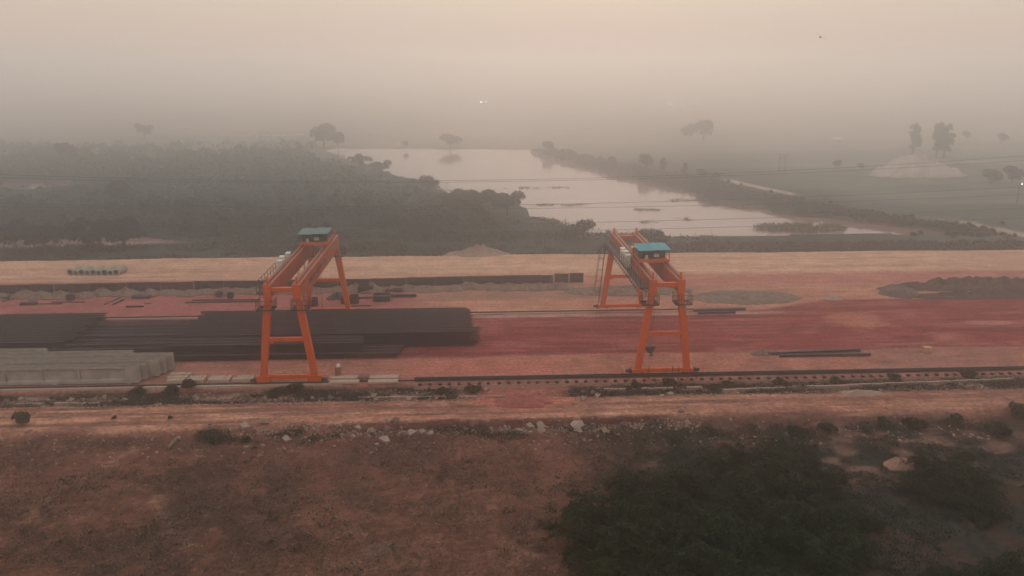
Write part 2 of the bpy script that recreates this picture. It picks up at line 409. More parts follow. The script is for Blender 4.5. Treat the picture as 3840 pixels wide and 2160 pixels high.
def axis(parts):
    out = []
    for a, b, n in parts: out.append(np.linspace(a, b, n, endpoint=False))
    out.append(np.array([parts[-1][1]])); return np.concatenate(out)
gx = axis([(-1500, -340, 24), (-340, -96, 122), (-96, 96, 480), (96, 340, 122), (340, 1500, 24)])
gy = axis([(-240, 30, 20), (30, 60, 85), (60, 75, 75), (75, 130, 184), (130, 200, 60), (200, 420, 110), (420, 2500, 60)])
XX, YY = np.meshgrid(gx, gy)
ZZ = zf(XX, YY)
CC = zcol(XX, YY)
CC = np.minimum(CC * np.where((YY < 127.5)[..., None], np.where((YY < 65.0)[..., None], np.array([1.18, 0.99, 0.96]), np.array([1.18, 0.99, 0.98])), 1.0), 0.85)
ny, nx = XX.shape
gm = bpy.data.materials.new('soil'); gm.use_nodes = True
def ground_material(m):
    nt = m.node_tree; N = nt.nodes; L = nt.links
    b = N['Principled BSDF']; b.inputs['Roughness'].default_value = 1.0; b.inputs['Specular IOR Level'].default_value = 0.05
    at = N.new('ShaderNodeAttribute'); at.attribute_name = 'soil_colour'
    tc = N.new('ShaderNodeTexCoord')
    def noise(scale, det, rgh, st=(1, 1, 1)):
        mp = N.new('ShaderNodeMapping'); mp.inputs['Scale'].default_value = st
        L.new(tc.outputs['Object'], mp.inputs['Vector'])
        n = N.new('ShaderNodeTexNoise'); n.inputs['Scale'].default_value = scale; n.inputs['Detail'].default_value = det
        n.inputs['Roughness'].default_value = rgh; L.new(mp.outputs['Vector'], n.inputs['Vector']); return n
    a = noise(2.6, 10, 0.82); s = noise(1.6, 7, 0.75, (0.12, 1, 1)); c_ = noise(0.35, 8, 0.7)
    def rng_(n, lo, hi):
        r = N.new('ShaderNodeMapRange'); r.inputs['From Min'].default_value = 0.3; r.inputs['From Max'].default_value = 0.7
        r.inputs['To Min'].default_value = lo; r.inputs['To Max'].default_value = hi
        L.new(n.outputs['Fac'], r.inputs['Value']); return r
    r1 = rng_(a, 0.15, 1.85); r2 = rng_(s, 0.7, 1.3); r3 = rng_(c_, 0.72, 1.28)
    mu = N.new('ShaderNodeMath'); mu.operation = 'MULTIPLY'
    L.new(r1.outputs[0], mu.inputs[0]); L.new(r2.outputs[0], mu.inputs[1])
    m3 = N.new('ShaderNodeMath'); m3.operation = 'MULTIPLY'; L.new(mu.outputs[0], m3.inputs[0]); L.new(r3.outputs[0], m3.inputs[1]); mu = m3
    sc = N.new('ShaderNodeVectorMath'); sc.operation = 'SCALE'
    L.new(at.outputs['Color'], sc.inputs[0]); L.new(mu.outputs[0], sc.inputs['Scale'])
    L.new(sc.outputs[0], b.inputs['Base Color'])
    bp = N.new('ShaderNodeBump'); bp.inputs['Strength'].default_value = 0.5; bp.inputs['Distance'].default_value = 0.12
    L.new(a.outputs['Fac'], bp.inputs['Height']); L.new(bp.outputs['Normal'], b.inputs['Normal'])
ground_material(gm)
def grid_part(name, mask):
    """faces of the shared terrain grid as one object"""
    idx = np.arange(ny * nx).reshape(ny, nx)
    q = np.stack([idx[:-1, :-1], idx[:-1, 1:], idx[1:, 1:], idx[1:, :-1]], -1)[mask]
    u, inv = np.unique(q.reshape(-1), return_inverse=True)
    co = np.stack([XX, YY, ZZ], -1).reshape(-1, 3)[u].astype(np.float32)
    cl = np.concatenate([CC.reshape(-1, 3)[u], np.ones((len(u), 1))], 1).astype(np.float32)
    me = bpy.data.meshes.new(name); n = len(q)
    me.vertices.add(len(u)); me.vertices.foreach_set('co', co.reshape(-1))
    me.loops.add(n * 4); me.loops.foreach_set('vertex_index', inv.reshape(-1).astype(np.int32))
    me.polygons.add(n); me.polygons.foreach_set('loop_start', np.arange(0, n * 4, 4, dtype=np.int32))
    me.update(calc_edges=True)
    ca = me.color_attributes.new('soil_colour', 'FLOAT_COLOR', 'POINT'); ca.data.foreach_set('color', cl.reshape(-1))
    me.materials.append(gm); me.polygons.foreach_set('use_smooth', np.ones(n, bool))
    return tag(link(name, me), kind='structure')
cx = (XX[:-1, :-1] + XX[1:, 1:]) / 2; cy = (YY[:-1, :-1] + YY[1:, 1:]) / 2
wv = (fbm(cx / 5, cy / 3, 31) - 0.5)
te = tedge(cx)
z_tr = (cy > te) & (cy + wv * 1.2 < 69.4)
z_yd = (cy > 72.7) & (cy + wv * 0.7 < 112.7)
z_rd = (cy + wv * 0.7 >= 112.7) & (cy - (fbm(cx / 12, cx * 0, 8) - 0.5) * 1.5 < 126.5)
grid_part('track', z_tr); grid_part('yard', z_yd); grid_part('road', z_rd)
grid_part('ground', ~(z_tr | z_yd | z_rd))
def hz(x, y): return float(zf(np.array([float(x)]), np.array([float(y)]))[0])

# pond water
wm = bpy.data.materials.new('muddy_water'); wm.use_nodes = True
nt = wm.node_tree; b = nt.nodes['Principled BSDF']
b.inputs['Base Color'].default_value = (0.29, 0.16, 0.135, 1); b.inputs['Roughness'].default_value = 0.10; b.inputs['IOR'].default_value = 1.33
tc = nt.nodes.new('ShaderNodeTexCoord'); nz = nt.nodes.new('ShaderNodeTexNoise'); nz.inputs['Scale'].default_value = 0.5; nz.inputs['Detail'].default_value = 4
bp = nt.nodes.new('ShaderNodeBump'); bp.inputs['Strength'].default_value = 0.05; bp.inputs['Distance'].default_value = 0.05
nt.links.new(tc.outputs['Object'], nz.inputs['Vector']); nt.links.new(nz.outputs['Fac'], bp.inputs['Height']); nt.links.new(bp.outputs['Normal'], b.inputs['Normal'])
w = MB(); w.add([(-500, 129, WZ), (400, 129, WZ), (400, 440, WZ), (-500, 440, WZ)], [(0, 1, 2, 3)])
tag(w.build('water', wm), kind='structure')

# ------------------------------------------------------------------ gantry cranes
NEAR, SPAN = 73.3, 21.9
def railing(mb, pts, h=1.05, step=0.75, r=0.02):
    for p, q in zip(pts[:-1], pts[1:]):
        p = Vector(p); q = Vector(q); n = max(1, round((q - p).length / step))
        for k in range(n + 1):
            a = p.lerp(q, k / n); mb.bar(a, a + Vector((0, 0, h)), r * 2)
        for hh in (h, h * 0.55): mb.bar(p + Vector((0, 0, hh)), q + Vector((0, 0, hh)), r * 2)
        mb.bar(p + Vector((0, 0, 0.05)), q + Vector((0, 0, 0.05)), r, 0.1)
def crane(cx, label, troll, roofmat, blue):
    root = empty('gantry_crane', (cx, NEAR, 0.42 if cx > 0 else 0.12)); z0 = root.location.z
    tag(root, label, 'gantry crane', 'gantry cranes over the casting yard')
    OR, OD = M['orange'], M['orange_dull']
    GX = 1.36
    ztop, zend = 10.05 - z0, 8.78 - z0
    # girders with a deeper belly, running along y
    for s in (-1, 1):
        m = MB(); hw = 0.34
        ys = [0, 1.3, 3.2, SPAN - 3.2, SPAN - 1.3, SPAN]; zb = [zend, zend, zend - 0.45, zend - 0.45, zend, zend]
        ys = [-0.4] + ys[1:-1] + [SPAN + 0.4]
        n = len(ys)
        vs = [(s * GX + a, y, z) for y, b_ in zip(ys, zb) for a, z in ((-hw, b_), (hw, b_), (hw, ztop), (-hw, ztop))]
        fs = []
        for i in range(n - 1):
            for k in range(4): fs.append((i * 4 + k, i * 4 + (k + 1) % 4, i * 4 + 4 + (k + 1) % 4, i * 4 + 4 + k))
        fs += [(0, 1, 2, 3), tuple((n - 1) * 4 + k for k in (3, 2, 1, 0))]
        m.add(vs, fs)
        m.box((s * GX, SPAN / 2, ztop + 0.012), (hw * 2 + 0.08, SPAN + 0.8, 0.03))         # top flange plate
        for k in range(1, 12):                                                         # web stiffener seams
            y = k * SPAN / 12
            m.box((s * GX, y, (ztop + zend) / 2 + 0.02), (hw * 2 + 0.05, 0.05, ztop - zend - 0.12))
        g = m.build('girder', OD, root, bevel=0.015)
        for y in (-0.415, SPAN + 0.415):
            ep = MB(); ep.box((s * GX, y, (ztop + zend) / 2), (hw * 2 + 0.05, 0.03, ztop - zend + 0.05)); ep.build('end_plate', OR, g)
        r_ = MB(); r_.box((s * GX, SPAN / 2, ztop + 0.085), (0.09, SPAN, 0.11)); r_.box((s * GX, SPAN / 2, ztop + 0.04), (0.2, SPAN, 0.025))
        r_.build('rail', M['rail'], g)
        for y in (0.15, SPAN - 0.15):
            e = MB(); e.box((s * GX, y, ztop + 0.35), (0.20, 0.22, 0.62)); e.box((s * GX, y + (0.16 if y < 1 else -0.16), ztop + 0.5), (0.12, 0.12, 0.12))
            e.build('end_stop', OR, root, bevel=0.01)
    if cx < 0:     # worn, unreadable painted marks on the outer web
        lm = MB(); rg = random.Random(4)
        y = 4.2
        for k in range(9):
            w_ = rg.uniform(0.5, 0.8); zc = zend + 0.42
            for j in range(rg.choice((2, 3))):
                lm.box((GX + 0.371, y + rg.uniform(0, w_), zc + rg.uniform(-.12, .12)), (0.006, rg.choice((0.14, 0.45)), rg.choice((0.55, 0.16))))
            y += w_ + (1.1 if k in (2, 5) else 0.28)
        lm.build('lettering', M['black'], root)
    for y in (0.0, SPAN):
        sgn = -1 if y == 0 else 1
        t = MB(); t.box((0, y, 9.52 - z0), (2 * GX - 0.68, 0.42, 0.42)); t.build('tie_beam', OR, root, bevel=0.02)
        for s in (-1, 1):
            l = MB()
            l.bar((s * GX, y, 8.76 - z0), (s * 1.58, y, 7.45 - z0), 0.60, 0.60, up=(0, 1, 0))
            l.bar((s * 1.58, y, 7.46 - z0), (s * 2.46, y, 0.86 - z0), 0.68, 0.62, up=(0, 1, 0), w2=0.60, h2=0.55)
            l.box((s * 1.575, y, 7.44 - z0), (0.82, 0.78, 0.05)); l.box((s * 1.37, y, 8.74 - z0), (0.8, 0.78, 0.05))
            l.box((s * 2.47, y, 0.86 - z0), (0.78, 0.72, 0.06))
            l.build('leg', OR, root, bevel=0.03)
            # bogie with wheels
            bg = MB(); x = s * 2.52; zt = 0.83 - z0
            bg.sweep([(x - 0.62, zt), (x - 0.80, zt - 0.42), (x - 0.58, 0.12), (x + 0.58, 0.12), (x + 0.80, zt - 0.42), (x + 0.62, zt)], y - 0.28, y + 0.28, 'y')
            bo = bg.build('bogie', OR, root, bevel=0.02)
            for dx in (-0.55, 0.55):
                wh = MB(); wh.tube([(x + dx, y - 0.14, 0.16), (x + dx, y + 0.14, 0.16)], 0.19, 14); wh.build('wheel', M['rail'], bo)
            mo = MB(); mo.tube([(x + s * 0.72, y - 0.20, 0.34), (x + s * 1.15, y - 0.20, 0.34)], 0.17, 10); mo.box((x + s * 0.72, y - 0.2, 0.36), (0.24, 0.36, 0.36))
            mo.build('drive_motor', M['machine'], bo)
            # service platform around the neck of the leg
            if True:
                p = MB(); px = s * 1.62; hw, hd = 0.80, 0.72; zp = 7.62 - z0
                p.box((px, y - 0.57, zp), (hw * 2, 0.3, 0.05)); p.box((px, y + 0.57, zp), (hw * 2, 0.3, 0.05))
                p.box((px - 0.57, y, zp), (0.46, 0.84, 0.05)); p.box((px + 0.57, y, zp), (0.46, 0.84, 0.05))
                po = p.build('service_platform', M['black'], root)
                q = MB(); railing(q, [(px - hw, y + hd, zp), (px - hw, y - hd, zp), (px + hw, y - hd, zp), (px + hw, y + hd, zp), (px - hw, y + hd, zp)], 0.95, 0.5, 0.018)
                q.build('guardrail', M['black'], po)
        cb = MB(); cb.box((0, y, 4.55 - z0), (3.45, 0.32, 0.40)); cb.box((-1.55, y - 0.02, 4.45 - z0), (0.5, 0.34, 0.52)); cb.build('cross_brace', OR, root, bevel=0.015)
        sb = MB(); sb.box((0, y, 0.73 - z0), (4.1, 0.40, 0.40)); sb.build('sill_beam', OR, root, bevel=0.02)
    # walkway on the outer side of the left girder
    wz = 9.0 - z0; wx = -GX - 0.36 - 0.42
    wk = MB(); wk.box((wx, SPAN / 2, wz), (0.80, SPAN - 0.6, 0.05))
    for k in range(18):
        y = 0.7 + k * (SPAN - 1.4) / 17
        wk.bar((wx - 0.36, y, wz - 0.05), (-GX - 0.35, y, wz - 0.36), 0.06, 0.08)
    wko = wk.build('walkway', M['machine'], root)
    q = MB(); railing(q, [(wx - 0.38, 0.3, wz), (wx - 0.38, SPAN - 0.3, wz)], 1.15, 1.1, 0.022); railing(q, [(wx - 0.38, 0.3, wz), (wx + 0.38, 0.3, wz)], 1.1, 0.8, 0.02)
    q.build('guardrail', M['black'], wko)
    for k, y in enumerate((9.0, 10.1, 11.2, 12.0) if cx > 0 else (8.2, 9.4, 12.2)):
        cb = MB(); h = (1.30, 1.45, 1.2, 1.35)[k]
        cb.box((wx + 0.05, y, wz + 0.03 + h / 2), (0.46, 0.78, h)); cb.box((wx + 0.05, y, wz + h + 0.05), (0.54, 0.86, 0.05)); cb.box((wx - 0.19, y, wz + 0.65), (0.025, 0.62, h * 0.75))
        cb.build('control_cabinet', M['white'], root, bevel=0.01)
    # festoon cable loops below the walkway
    f = MB()
    for k in range(20):
        y = 1.0 + k * 1.0
        f.tube([(wx - 0.42, y + t, wz - 0.12 - 0.42 * math.sin(math.pi * t)) for t in np.linspace(0, 1, 7)], 0.035, 5)
    f.build('festoon_cable', M['black'], root)
    # caged ladder on the far left leg
    ld = MB(); y = SPAN
    xb, xt = -2.46 - 0.55, -1.62 - 0.75
    for dy in (-0.2, 0.2): ld.bar((xb, y + dy, 0.7), (xt, y + dy, 8.4 - z0), 0.05)
    for k in range(26):
        t = k / 25; ld.bar((xb + (xt - xb) * t, y - 0.2, 0.7 + (7.6 - z0) * t), (xb + (xt - xb) * t, y + 0.2, 0.7 + (7.6 - z0) * t), 0.035)
    for k in range(5):
        t = 0.2 + k * 0.2; xx = xb + (xt - xb) * t; zz = 0.7 + (7.6 - z0) * t
        ld.tube([(xx - 0.35 + 0.35 * math.cos(a), y + 0.33 * math.sin(a), zz) for a in np.linspace(0, 2 * math.pi, 13)], 0.025, 4, cap=False)
    for a in (2.2, 3.14, 4.1): ld.bar((xb - 0.35 + 0.35 * math.cos(a), y + 0.33 * math.sin(a), 2.3), (xt - 0.35 + 0.35 * math.cos(a), y + 0.33 * math.sin(a), 8.2 - z0), 0.03)
    ld.build('ladder', M['black'], root)
    # trolley
    ty = troll - NEAR; L_ = 3.0; zt = ztop + 0.14
    d = MB()
    d.box((0, ty + 0.1, zt + 0.24), (3.25, 0.22, 0.26)); d.box((0, ty + L_ - 0.1, zt + 0.24), (3.25, 0.22, 0.26))
    for s in (-1, 1): d.box((s * GX, ty + L_ / 2, zt + 0.245), (0.30, L_ - 0.45, 0.24))
    d.box((0, ty + L_ / 2, zt + 0.345), (2.4, L_ - 0.45, 0.04))
    tr = d.build('trolley', OR, root, bevel=0.012)
    for s in (-1, 1):
        for y in (ty + 0.35, ty + L_ - 0.35):
            wh = MB(); wh.tube([(s * GX - 0.07, y, zt + 0.14), (s * GX + 0.07, y, zt + 0.14)], 0.17, 14); wh.box((s * GX, y, zt + 0.12), (0.34, 0.5, 0.16)); wh.build('trolley_wheel', M['machine'], tr)
    dk = zt + 0.37
    wi = MB()
    wi.tube([(-1.0, ty + 1.3, dk + 0.42), (0.75, ty + 1.3, dk + 0.42)], 0.34, 16)
    for x in (-1.05, 0.8): wi.tube([(x - 0.04, ty + 1.3, dk + 0.42), (x + 0.04, ty + 1.3, dk + 0.42)], 0.44, 16)
    wi.box((1.1, ty + 1.25, dk + 0.36), (0.5, 0.6, 0.72)); wi.tube([(0.2, ty + 2.2, dk + 0.32), (1.1, ty + 2.2, dk + 0.32)], 0.24, 12)
    wi.box((-1.25, ty + 1.2, dk + 0.45), (0.34, 0.8, 0.9)); wi.tube([(-0.9, ty + 2.3, dk + 0.3), (0.0, ty + 2.3, dk + 0.3)], 0.22, 12)
    wi.box((-0.1, ty + 0.75, dk + 0.16), (2.2, 0.3, 0.32)); wi.box((0.0, ty + 2.0, dk + 0.55), (2.3, 0.1, 0.9))
    wi.build('winch', M['machine'], tr)
    mo = MB(); mo.tube([(-0.85, ty + 0.42, dk + 0.3), (-0.6, ty + 0.42, dk + 0.3)], 0.16, 10); mo.box((-0.72, ty + 0.42, dk + 0.08), (0.3, 0.3, 0.14)); mo.build('hoist_motor', M['white'], tr); mo = MB(); mo.tube([(0.05, ty + 0.45, dk + 0.36), (0.55, ty + 0.45, dk + 0.36)], 0.19, 10)
    mo.build('hoist_motor', M['white'], tr)
    rf = MB(); zf_, zb_ = 11.55 - z0, 11.62 - z0
    for x in ((-1.58, 0.0, 1.58) if not blue else (-1.58, 1.58)):
        rf.bar((x, ty + 0.05, zt + 0.35), (x, ty + 0.05, zf_), 0.045); rf.bar((x, ty + L_ - 0.05, zt + 0.35), (x, ty + L_ - 0.05, zb_), 0.045)
    for y in (ty + 0.05, ty + L_ - 0.05):
        rf.bar((-1.6, y, zf_ - 0.03), (1.6, y, zf_ - 0.03), 0.05)
        for hh in (0.55,): rf.bar((-1.58, y, zt + 0.35 + hh), (1.58, y, zt + 0.35 + hh), 0.03)
    for x in (-1.58, 1.58):
        rf.bar((x, ty + 0.05, zf_ - 0.03), (x, ty + L_ - 0.05, zb_ - 0.03), 0.05)
        for hh in (0.3, 0.6): rf.bar((x, ty, zt + 0.35 + hh), (x, ty + L_, zt + 0.35 + hh), 0.03)
        rf.bar((x, ty + L_ * 0.5, zt + 0.35), (x, ty + L_ * 0.5, zf_), 0.035)
    rf.build('canopy_frame', M['black'], tr)
    ro = MB(); nn = 32; w2 = 1.68
    def sheet(x0, x1, dz):
        vs = []; fs = []
        for y, z in ((ty - 0.12, zf_ + 0.02), (ty + L_ + 0.12, zb_ + 0.02)):
            for k in range(nn + 1):
                x = x0 + (x1 - x0) * k / nn; vs.append((x, y, z + dz + 0.018 * math.cos(k * math.pi)))
        m_ = nn + 1
        for k in range(nn): fs.append((k, k + 1, m_ + k + 1, m_ + k))
        top = len(vs); vs += [(a, b_, c_ - 0.012) for a, b_, c_ in vs]
        fs += [(top + m_ + k, top + m_ + k + 1, top + k + 1, top + k) for k in range(nn)]
        fs += [(k + 1, k, top + k, top + k + 1) for k in range(nn)] + [(m_ + k, m_ + k + 1, top + m_ + k + 1, top + m_ + k) for k in range(nn)]
        ro.add(vs, fs)
    sheet(-w2, 0.0, 0.0); sheet(-0.06, w2, 0.05)
    ro.build('roof', roofmat, tr)
    if blue:
        bx = MB(); bx.box((-1.25, ty + 1.5 + 2.2, zt + 0.62), (0.95, 0.9, 0.62)); bx.box((-1.25, ty + 3.7, zt + 0.945), (1.0, 0.96, 0.04)); bx.box((-1.25, ty + 3.15, zt + 0.3), (0.8, 0.5, 0.06))
        bx.build('control_box', M['tan_box'], tr, bevel=0.01)
    # ropes and hook block
    hbz = 0.72 - z0 if blue else 1.25 - z0
    hx, hy = (0.02, ty + 0.35) if blue else (0.05, ty + 1.3)
    rp = MB()
    for dx, dy in ((-0.26, 0), (-0.10, 0.08), (0.10, 0.08), (0.26, 0)): rp.bar((hx + dx * 1.5, hy + dy, dk), (hx + dx, hy + dy, hbz + 0.3), 0.03)
    rp.build('hoist_rope', M['black'], root)
    hb = MB()
    prof = [(-0.62, 0.32), (0.62, 0.32), (0.58, 0.02), (0.30, -0.36), (0.05, -0.46), (-0.16, -0.40), (-0.48, -0.06)]
    hb.sweep([(hx + a, hbz + b_) for a, b_ in prof], hy - 0.22, hy + 0.22, 'y')
    hbo = hb.build('hook_block', M['machine'], root, bevel=0.03)
    hk = MB(); hk.tube([(hx + 0.16, hy - .3, hbz - 0.3), (hx + 0.16, hy - .3, hbz - 0.42), (hx + 0.26, hy - .3, hbz - 0.5), (hx + 0.23, hy - .3, hbz - 0.62), (hx + 0.08, hy - .3, hbz - 0.64), (hx, hy - .3, hbz - 0.55)], [0.07, 0.07, 0.075, 0.075, 0.06, 0.03], 8)
    hk.build('hook', M['machine'], hbo)
    return root
crane(-18.1, 'orange gantry crane with a worn pale teal trolley roof, straddling the dark rebar cages', 88.9, M['teal'], False)
crane(18.55, 'orange gantry crane with a bright blue trolley roof, straddling the open red soil floor', 79.0, M['blue'], True)

# ------------------------------------------------------------------ crane tracks
t = empty('crane_track', (20, 73.3, 0)); tag(t, 'dark near crane rail on a deep steel beam with short sleepers, under the blue-roofed crane', 'crane rail')
m = MB(); x0, x1 = -26.0, 75.0
m.box(((x0 + x1) / 2, 0, 0.335), (x1 - x0, 0.15, 0.13)); m.build('rail', M['rail'], t)
m = MB(); m.sweep([(-0.22, -0.06), (0.22, -0.06), (0.22, 0.0), (0.14, 0.04), (0.14, 0.22), (0.20, 0.27), (-0.20, 0.27), (-0.14, 0.22), (-0.14, 0.04), (-0.22, 0.0)], x0, x1); m.build('track_beam', M['trackbeam'], t)
for k in range(78):
    x = x0 + 0.6 + k * 0.96 + 0.0
    if x > 56: break
    m = MB(); m.box((0, -0.20, 0), (0.30, 1.0, 0.16)); m.box((0.0, -0.64, 0.085), (0.16, 0.10, 0.05))
    o = m.build('sleeper', M['trackbeam'], t, (x + random.uniform(-.07, .07), 0, -0.16), random.uniform(-.04, .04))
m = MB(); m.sweep([(-0.95, -0.75), (-0.72, -0.262), (0.55, -0.262), (0.55, -0.75)], x0, x1); m.build('ballast_bed', mat('pink_ballast', (0.33, 0.16, 0.12), 1.0, 0.3, 6, bump=0.5), t)
t = empty('crane_track', (-45, 73.3, 0)); tag(t, 'pale concrete rail beam carrying a thin dark rail, in front of the concrete girders', 'crane rail')
m = MB(); m.sweep([(-0.5, -0.9), (-0.42, 0.02), (0.34, 0.02), (0.34, -0.9)], -55, 32.0)
for k in range(13): m.box((-52 + k * 6, -0.445, -0.42), (0.10, 0.03, 0.8))
m.build('concrete_beam', M['slab'], t, bevel=0.02)
m = MB(); m.box((-8.0, 0, 0.085), (94, 0.09, 0.11)); m.box((-8.0, 0, 0.035), (94, 0.17, 0.03)); m.build('rail', M['rail'], t)
t = empty('crane_track', (0, 95.2, 0)); tag(t, 'far crane rail on a low pale sill at the back of the red floor', 'crane rail')
m = MB(); m.sweep([(-0.45, -0.4), (-0.4, 0.035), (0.4, 0.035), (0.45, -0.4)], -70, 31.5); m.build('concrete_sill', M['slab'], t)
m = MB(); m.box((-19.3, 0, 0.115), (101.5, 0.12, 0.16)); m.build('rail', M['rail'], t)

# ------------------------------------------------------------------ precast concrete girders
def conc_girder(xe, yc, label, first, H=1.78):
    L_ = 34.0
    g = empty('concrete_girder', (xe, yc, 0)); tag(g, label, 'concrete girder', 'precast concrete girders stacked beside the near rail')
    prof = [(-0.33, 0.10), (0.33, 0.10), (0.33, 0.38), (0.11, 0.50), (0.11, H - 0.34), (0.295, H - 0.19), (0.295, H), (-0.295, H), (-0.295, H - 0.19), (-0.11, H - 0.34), (-0.11, 0.50), (-0.33, 0.38)]
    m = MB(); m.sweep(prof, -L_, -1.25); b_ = m.build('beam', M['concrete'], g)
    e = MB(); e.sweep([(-0.33, 0.10), (0.33, 0.10), (0.30, H - 0.003), (-0.30, H - 0.003)], -1.25, 0.0); e.build('end_block', M['concrete'], g, bevel=0.02)
    if first:
        for k in range(6):
            d = MB(); x = -5.65 - k * 3.5
            d.sweep([(-0.305, 0.36), (-0.10, 0.36), (-0.10, H - 0.2), (-0.305, H - 0.2)], x - 0.08, x + 0.08); d.build('diaphragm', M['concrete'], g)
    tp = MB(); rg = random.Random(int(yc * 100))
    n = 90
    vs = []; fs = []
    for k in range(n + 1):
        x = -L_ + L_ * k / n
        for y in (-0.285, -0.12, 0.12, 0.285): vs.append((x, y, H + 0.006 + (rg.uniform(0, 0.02) if abs(y) < .2 else 0)))
    for k in range(n):
        for j in range(3): fs.append((k * 4 + j, k * 4 + 4 + j, k * 4 + 5 + j, k * 4 + 1 + j))
    tp.add(vs, fs); tp.build('rough_top', M['concrete_top'], g)
    st = MB()
    for k in range(0, 110):
        x = -0.6 - k * 0.3
        for y in (-0.14, 0.14): st.bar((x + rg.uniform(-.03, .03), y, H), (x + rg.uniform(-.05, .05), y, H + rg.uniform(0.05, 0.10)), 0.02)
    st.build('stirrup_bars', M['rebar'], g)['kind'] = 'stuff'
    for x in (-1.0, -L_ + 1): pass
    bl = MB()
    for x in (-0.9, -8, -16, -25): bl.box((x, 0, 0.05), (0.35, 0.9, 0.1))
    bl.build('bearing_block', M['concrete'], g)
ends = [-32.75, -32.35, -31.45, -31.1, -30.65, -34.9, -43.9]
labs = ['nearest concrete girder, its panelled flank facing the near rail', 'concrete girder second from the near rail in the stack', 'third concrete girder from the near rail, its end jutting past the first two',
        'fourth concrete girder from the near rail, between the jutting third and the longest', 'concrete girder whose end reaches farthest right of the stack', 'concrete girder set back just behind the farthest reaching one',
        'rearmost concrete girder, stopping short beside the dark rebar cages']
for k, (xe, lb) in enumerate(zip(ends, labs)):
    conc_girder(xe, 74.22 + k * 0.81, lb, k == 0, (1.78, 1.66, 1.80, 1.70, 1.82, 1.84, 1.92)[k])

# ------------------------------------------------------------------ rebar cages
def cage_mesh(L_, H, W, s=0.14, r=0.032, seed=1, tips=0.0):
    rg = random.Random(seed); m = MB()
    n = int(L_ / s)
    for k in range(n + 1):
        x = k * s + rg.uniform(-.03, .03); j = rg.uniform(-.02, .03)
        for y in (-W / 2, W / 2): m.bar((x, y, 0.03), (x + rg.uniform(-.03, .03), y + rg.uniform(-.01, .01), H + j + (rg.uniform(0.3, 1) * tips if rg.random() < .8 else 0)), r)
        m.bar((x, -W / 2, H - 0.02), (x, W / 2, H - 0.02), r)
        if k % 2 == 0: m.bar((x, -W / 2, 0.05), (x, W / 2, 0.05), r)
        if H > 1.3: m.bar((x, 0, 0.1), (x, 0, H + rg.uniform(0.02, 0.14)), r)
    nz_ = max(4, int(H / 0.15))
    for k in range(nz_ + 1):
        z = 0.04 + k * (H - 0.06) / nz_
        for y in (-W / 2, W / 2): m.bar((-rg.uniform(0, .5), y, z), (L_ + rg.uniform(0, .5), y, z + rg.uniform(-.03, .03)), r * 1.1)
    for y in (-W / 2.1, -W / 4, 0, W / 4): m.bar((-rg.uniform(0, .4), y, H + 0.02), (L_ + rg.uniform(0, .4), y, H + 0.02), r * 1.5, mi=1 if y < 0 else 0); m.bar((0, y, 0.06), (L_, y, 0.06), r * 1.4)
    return m.mesh('rebar_cage', [M['rebar'], M['rebar_top']])
cgA = cage_mesh(31.0, 1.68, 0.72, 0.16, 0.03, seed=1, tips=0.16); cgA2 = cage_mesh(30.6, 1.66, 0.70, 0.18, 0.03, seed=6, tips=0.2); cgA2.materials[0] = M['rebar2']
cgB = cage_mesh(28.5, 1.70, 0.74, 0.16, 0.03, seed=2, tips=0.16)
cgS = cage_mesh(20.0, 0.95, 0.80, 0.19, 0.028, seed=3); cgS2 = cage_mesh(19.0, 1.1, 0.7, 0.24, 0.026, seed=7); cgS2.materials[0] = M['rebar2']
cgF = cage_mesh(25.0, 0.55, 0.80, 0.20, 0.028, seed=4)
cgM = cage_mesh(9.0, 0.5, 0.85, 0.26, 0.026, seed=8); cgM.materials[0] = M['rebar2']
def cage(me, x, y, label, z=0.06):
    o = link('rebar_cage', me, None, (x, y, z))
    tag(o, label, 'rebar cage', 'rebar cages laid out under the teal-roofed crane')
for k in range(11):
    y = 83.4 + k * 0.82
    cage(cgA2 if k in (2, 5, 9) else cgA, -31.9 + (0.0, 0.5, -0.2, 0.3)[k % 4] + (0.7 if k < 3 else 0), y, 'long dark rebar cage in the tall block of cages behind the teal-roofed crane')
for k in range(12):
    cage(cgB, -43.6 - 28.5 + (0.6 if k % 3 else 0) - 0.05 * k, 82.0 + k * 0.86, 'tall dark rebar cage behind the concrete girders, cut by the left edge')
for k in range(10):
    cage(cgS2 if k in (1, 4, 8, 9) else cgS, -47 - (k % 2) * 0.5, 81.6 + k * 0.97, 'low dark rebar cage in the sunken gap between the two tall blocks')
for k in range(4):
    cage(cgF, -37.5 - (k % 2) * 0.4, 80.2 + k * 0.84, 'flat dark rebar mat at the front edge of the cages, nearest the near rail')
for k in range(3):
    cage(cgS, -32.2 + (k % 2) * 0.3 - (0.3 if k else 0), 80.7 + k * 0.9, 'half-height dark rebar cage standing on the front mats by the crane legs', 0.64)
for k in range(3):
    cage(cgM, -12.3 - 5.0 + 0.2 * k, 80.3 + k * 0.95, 'sparse reddish rebar mat at the right end of the front mats', 0.05)
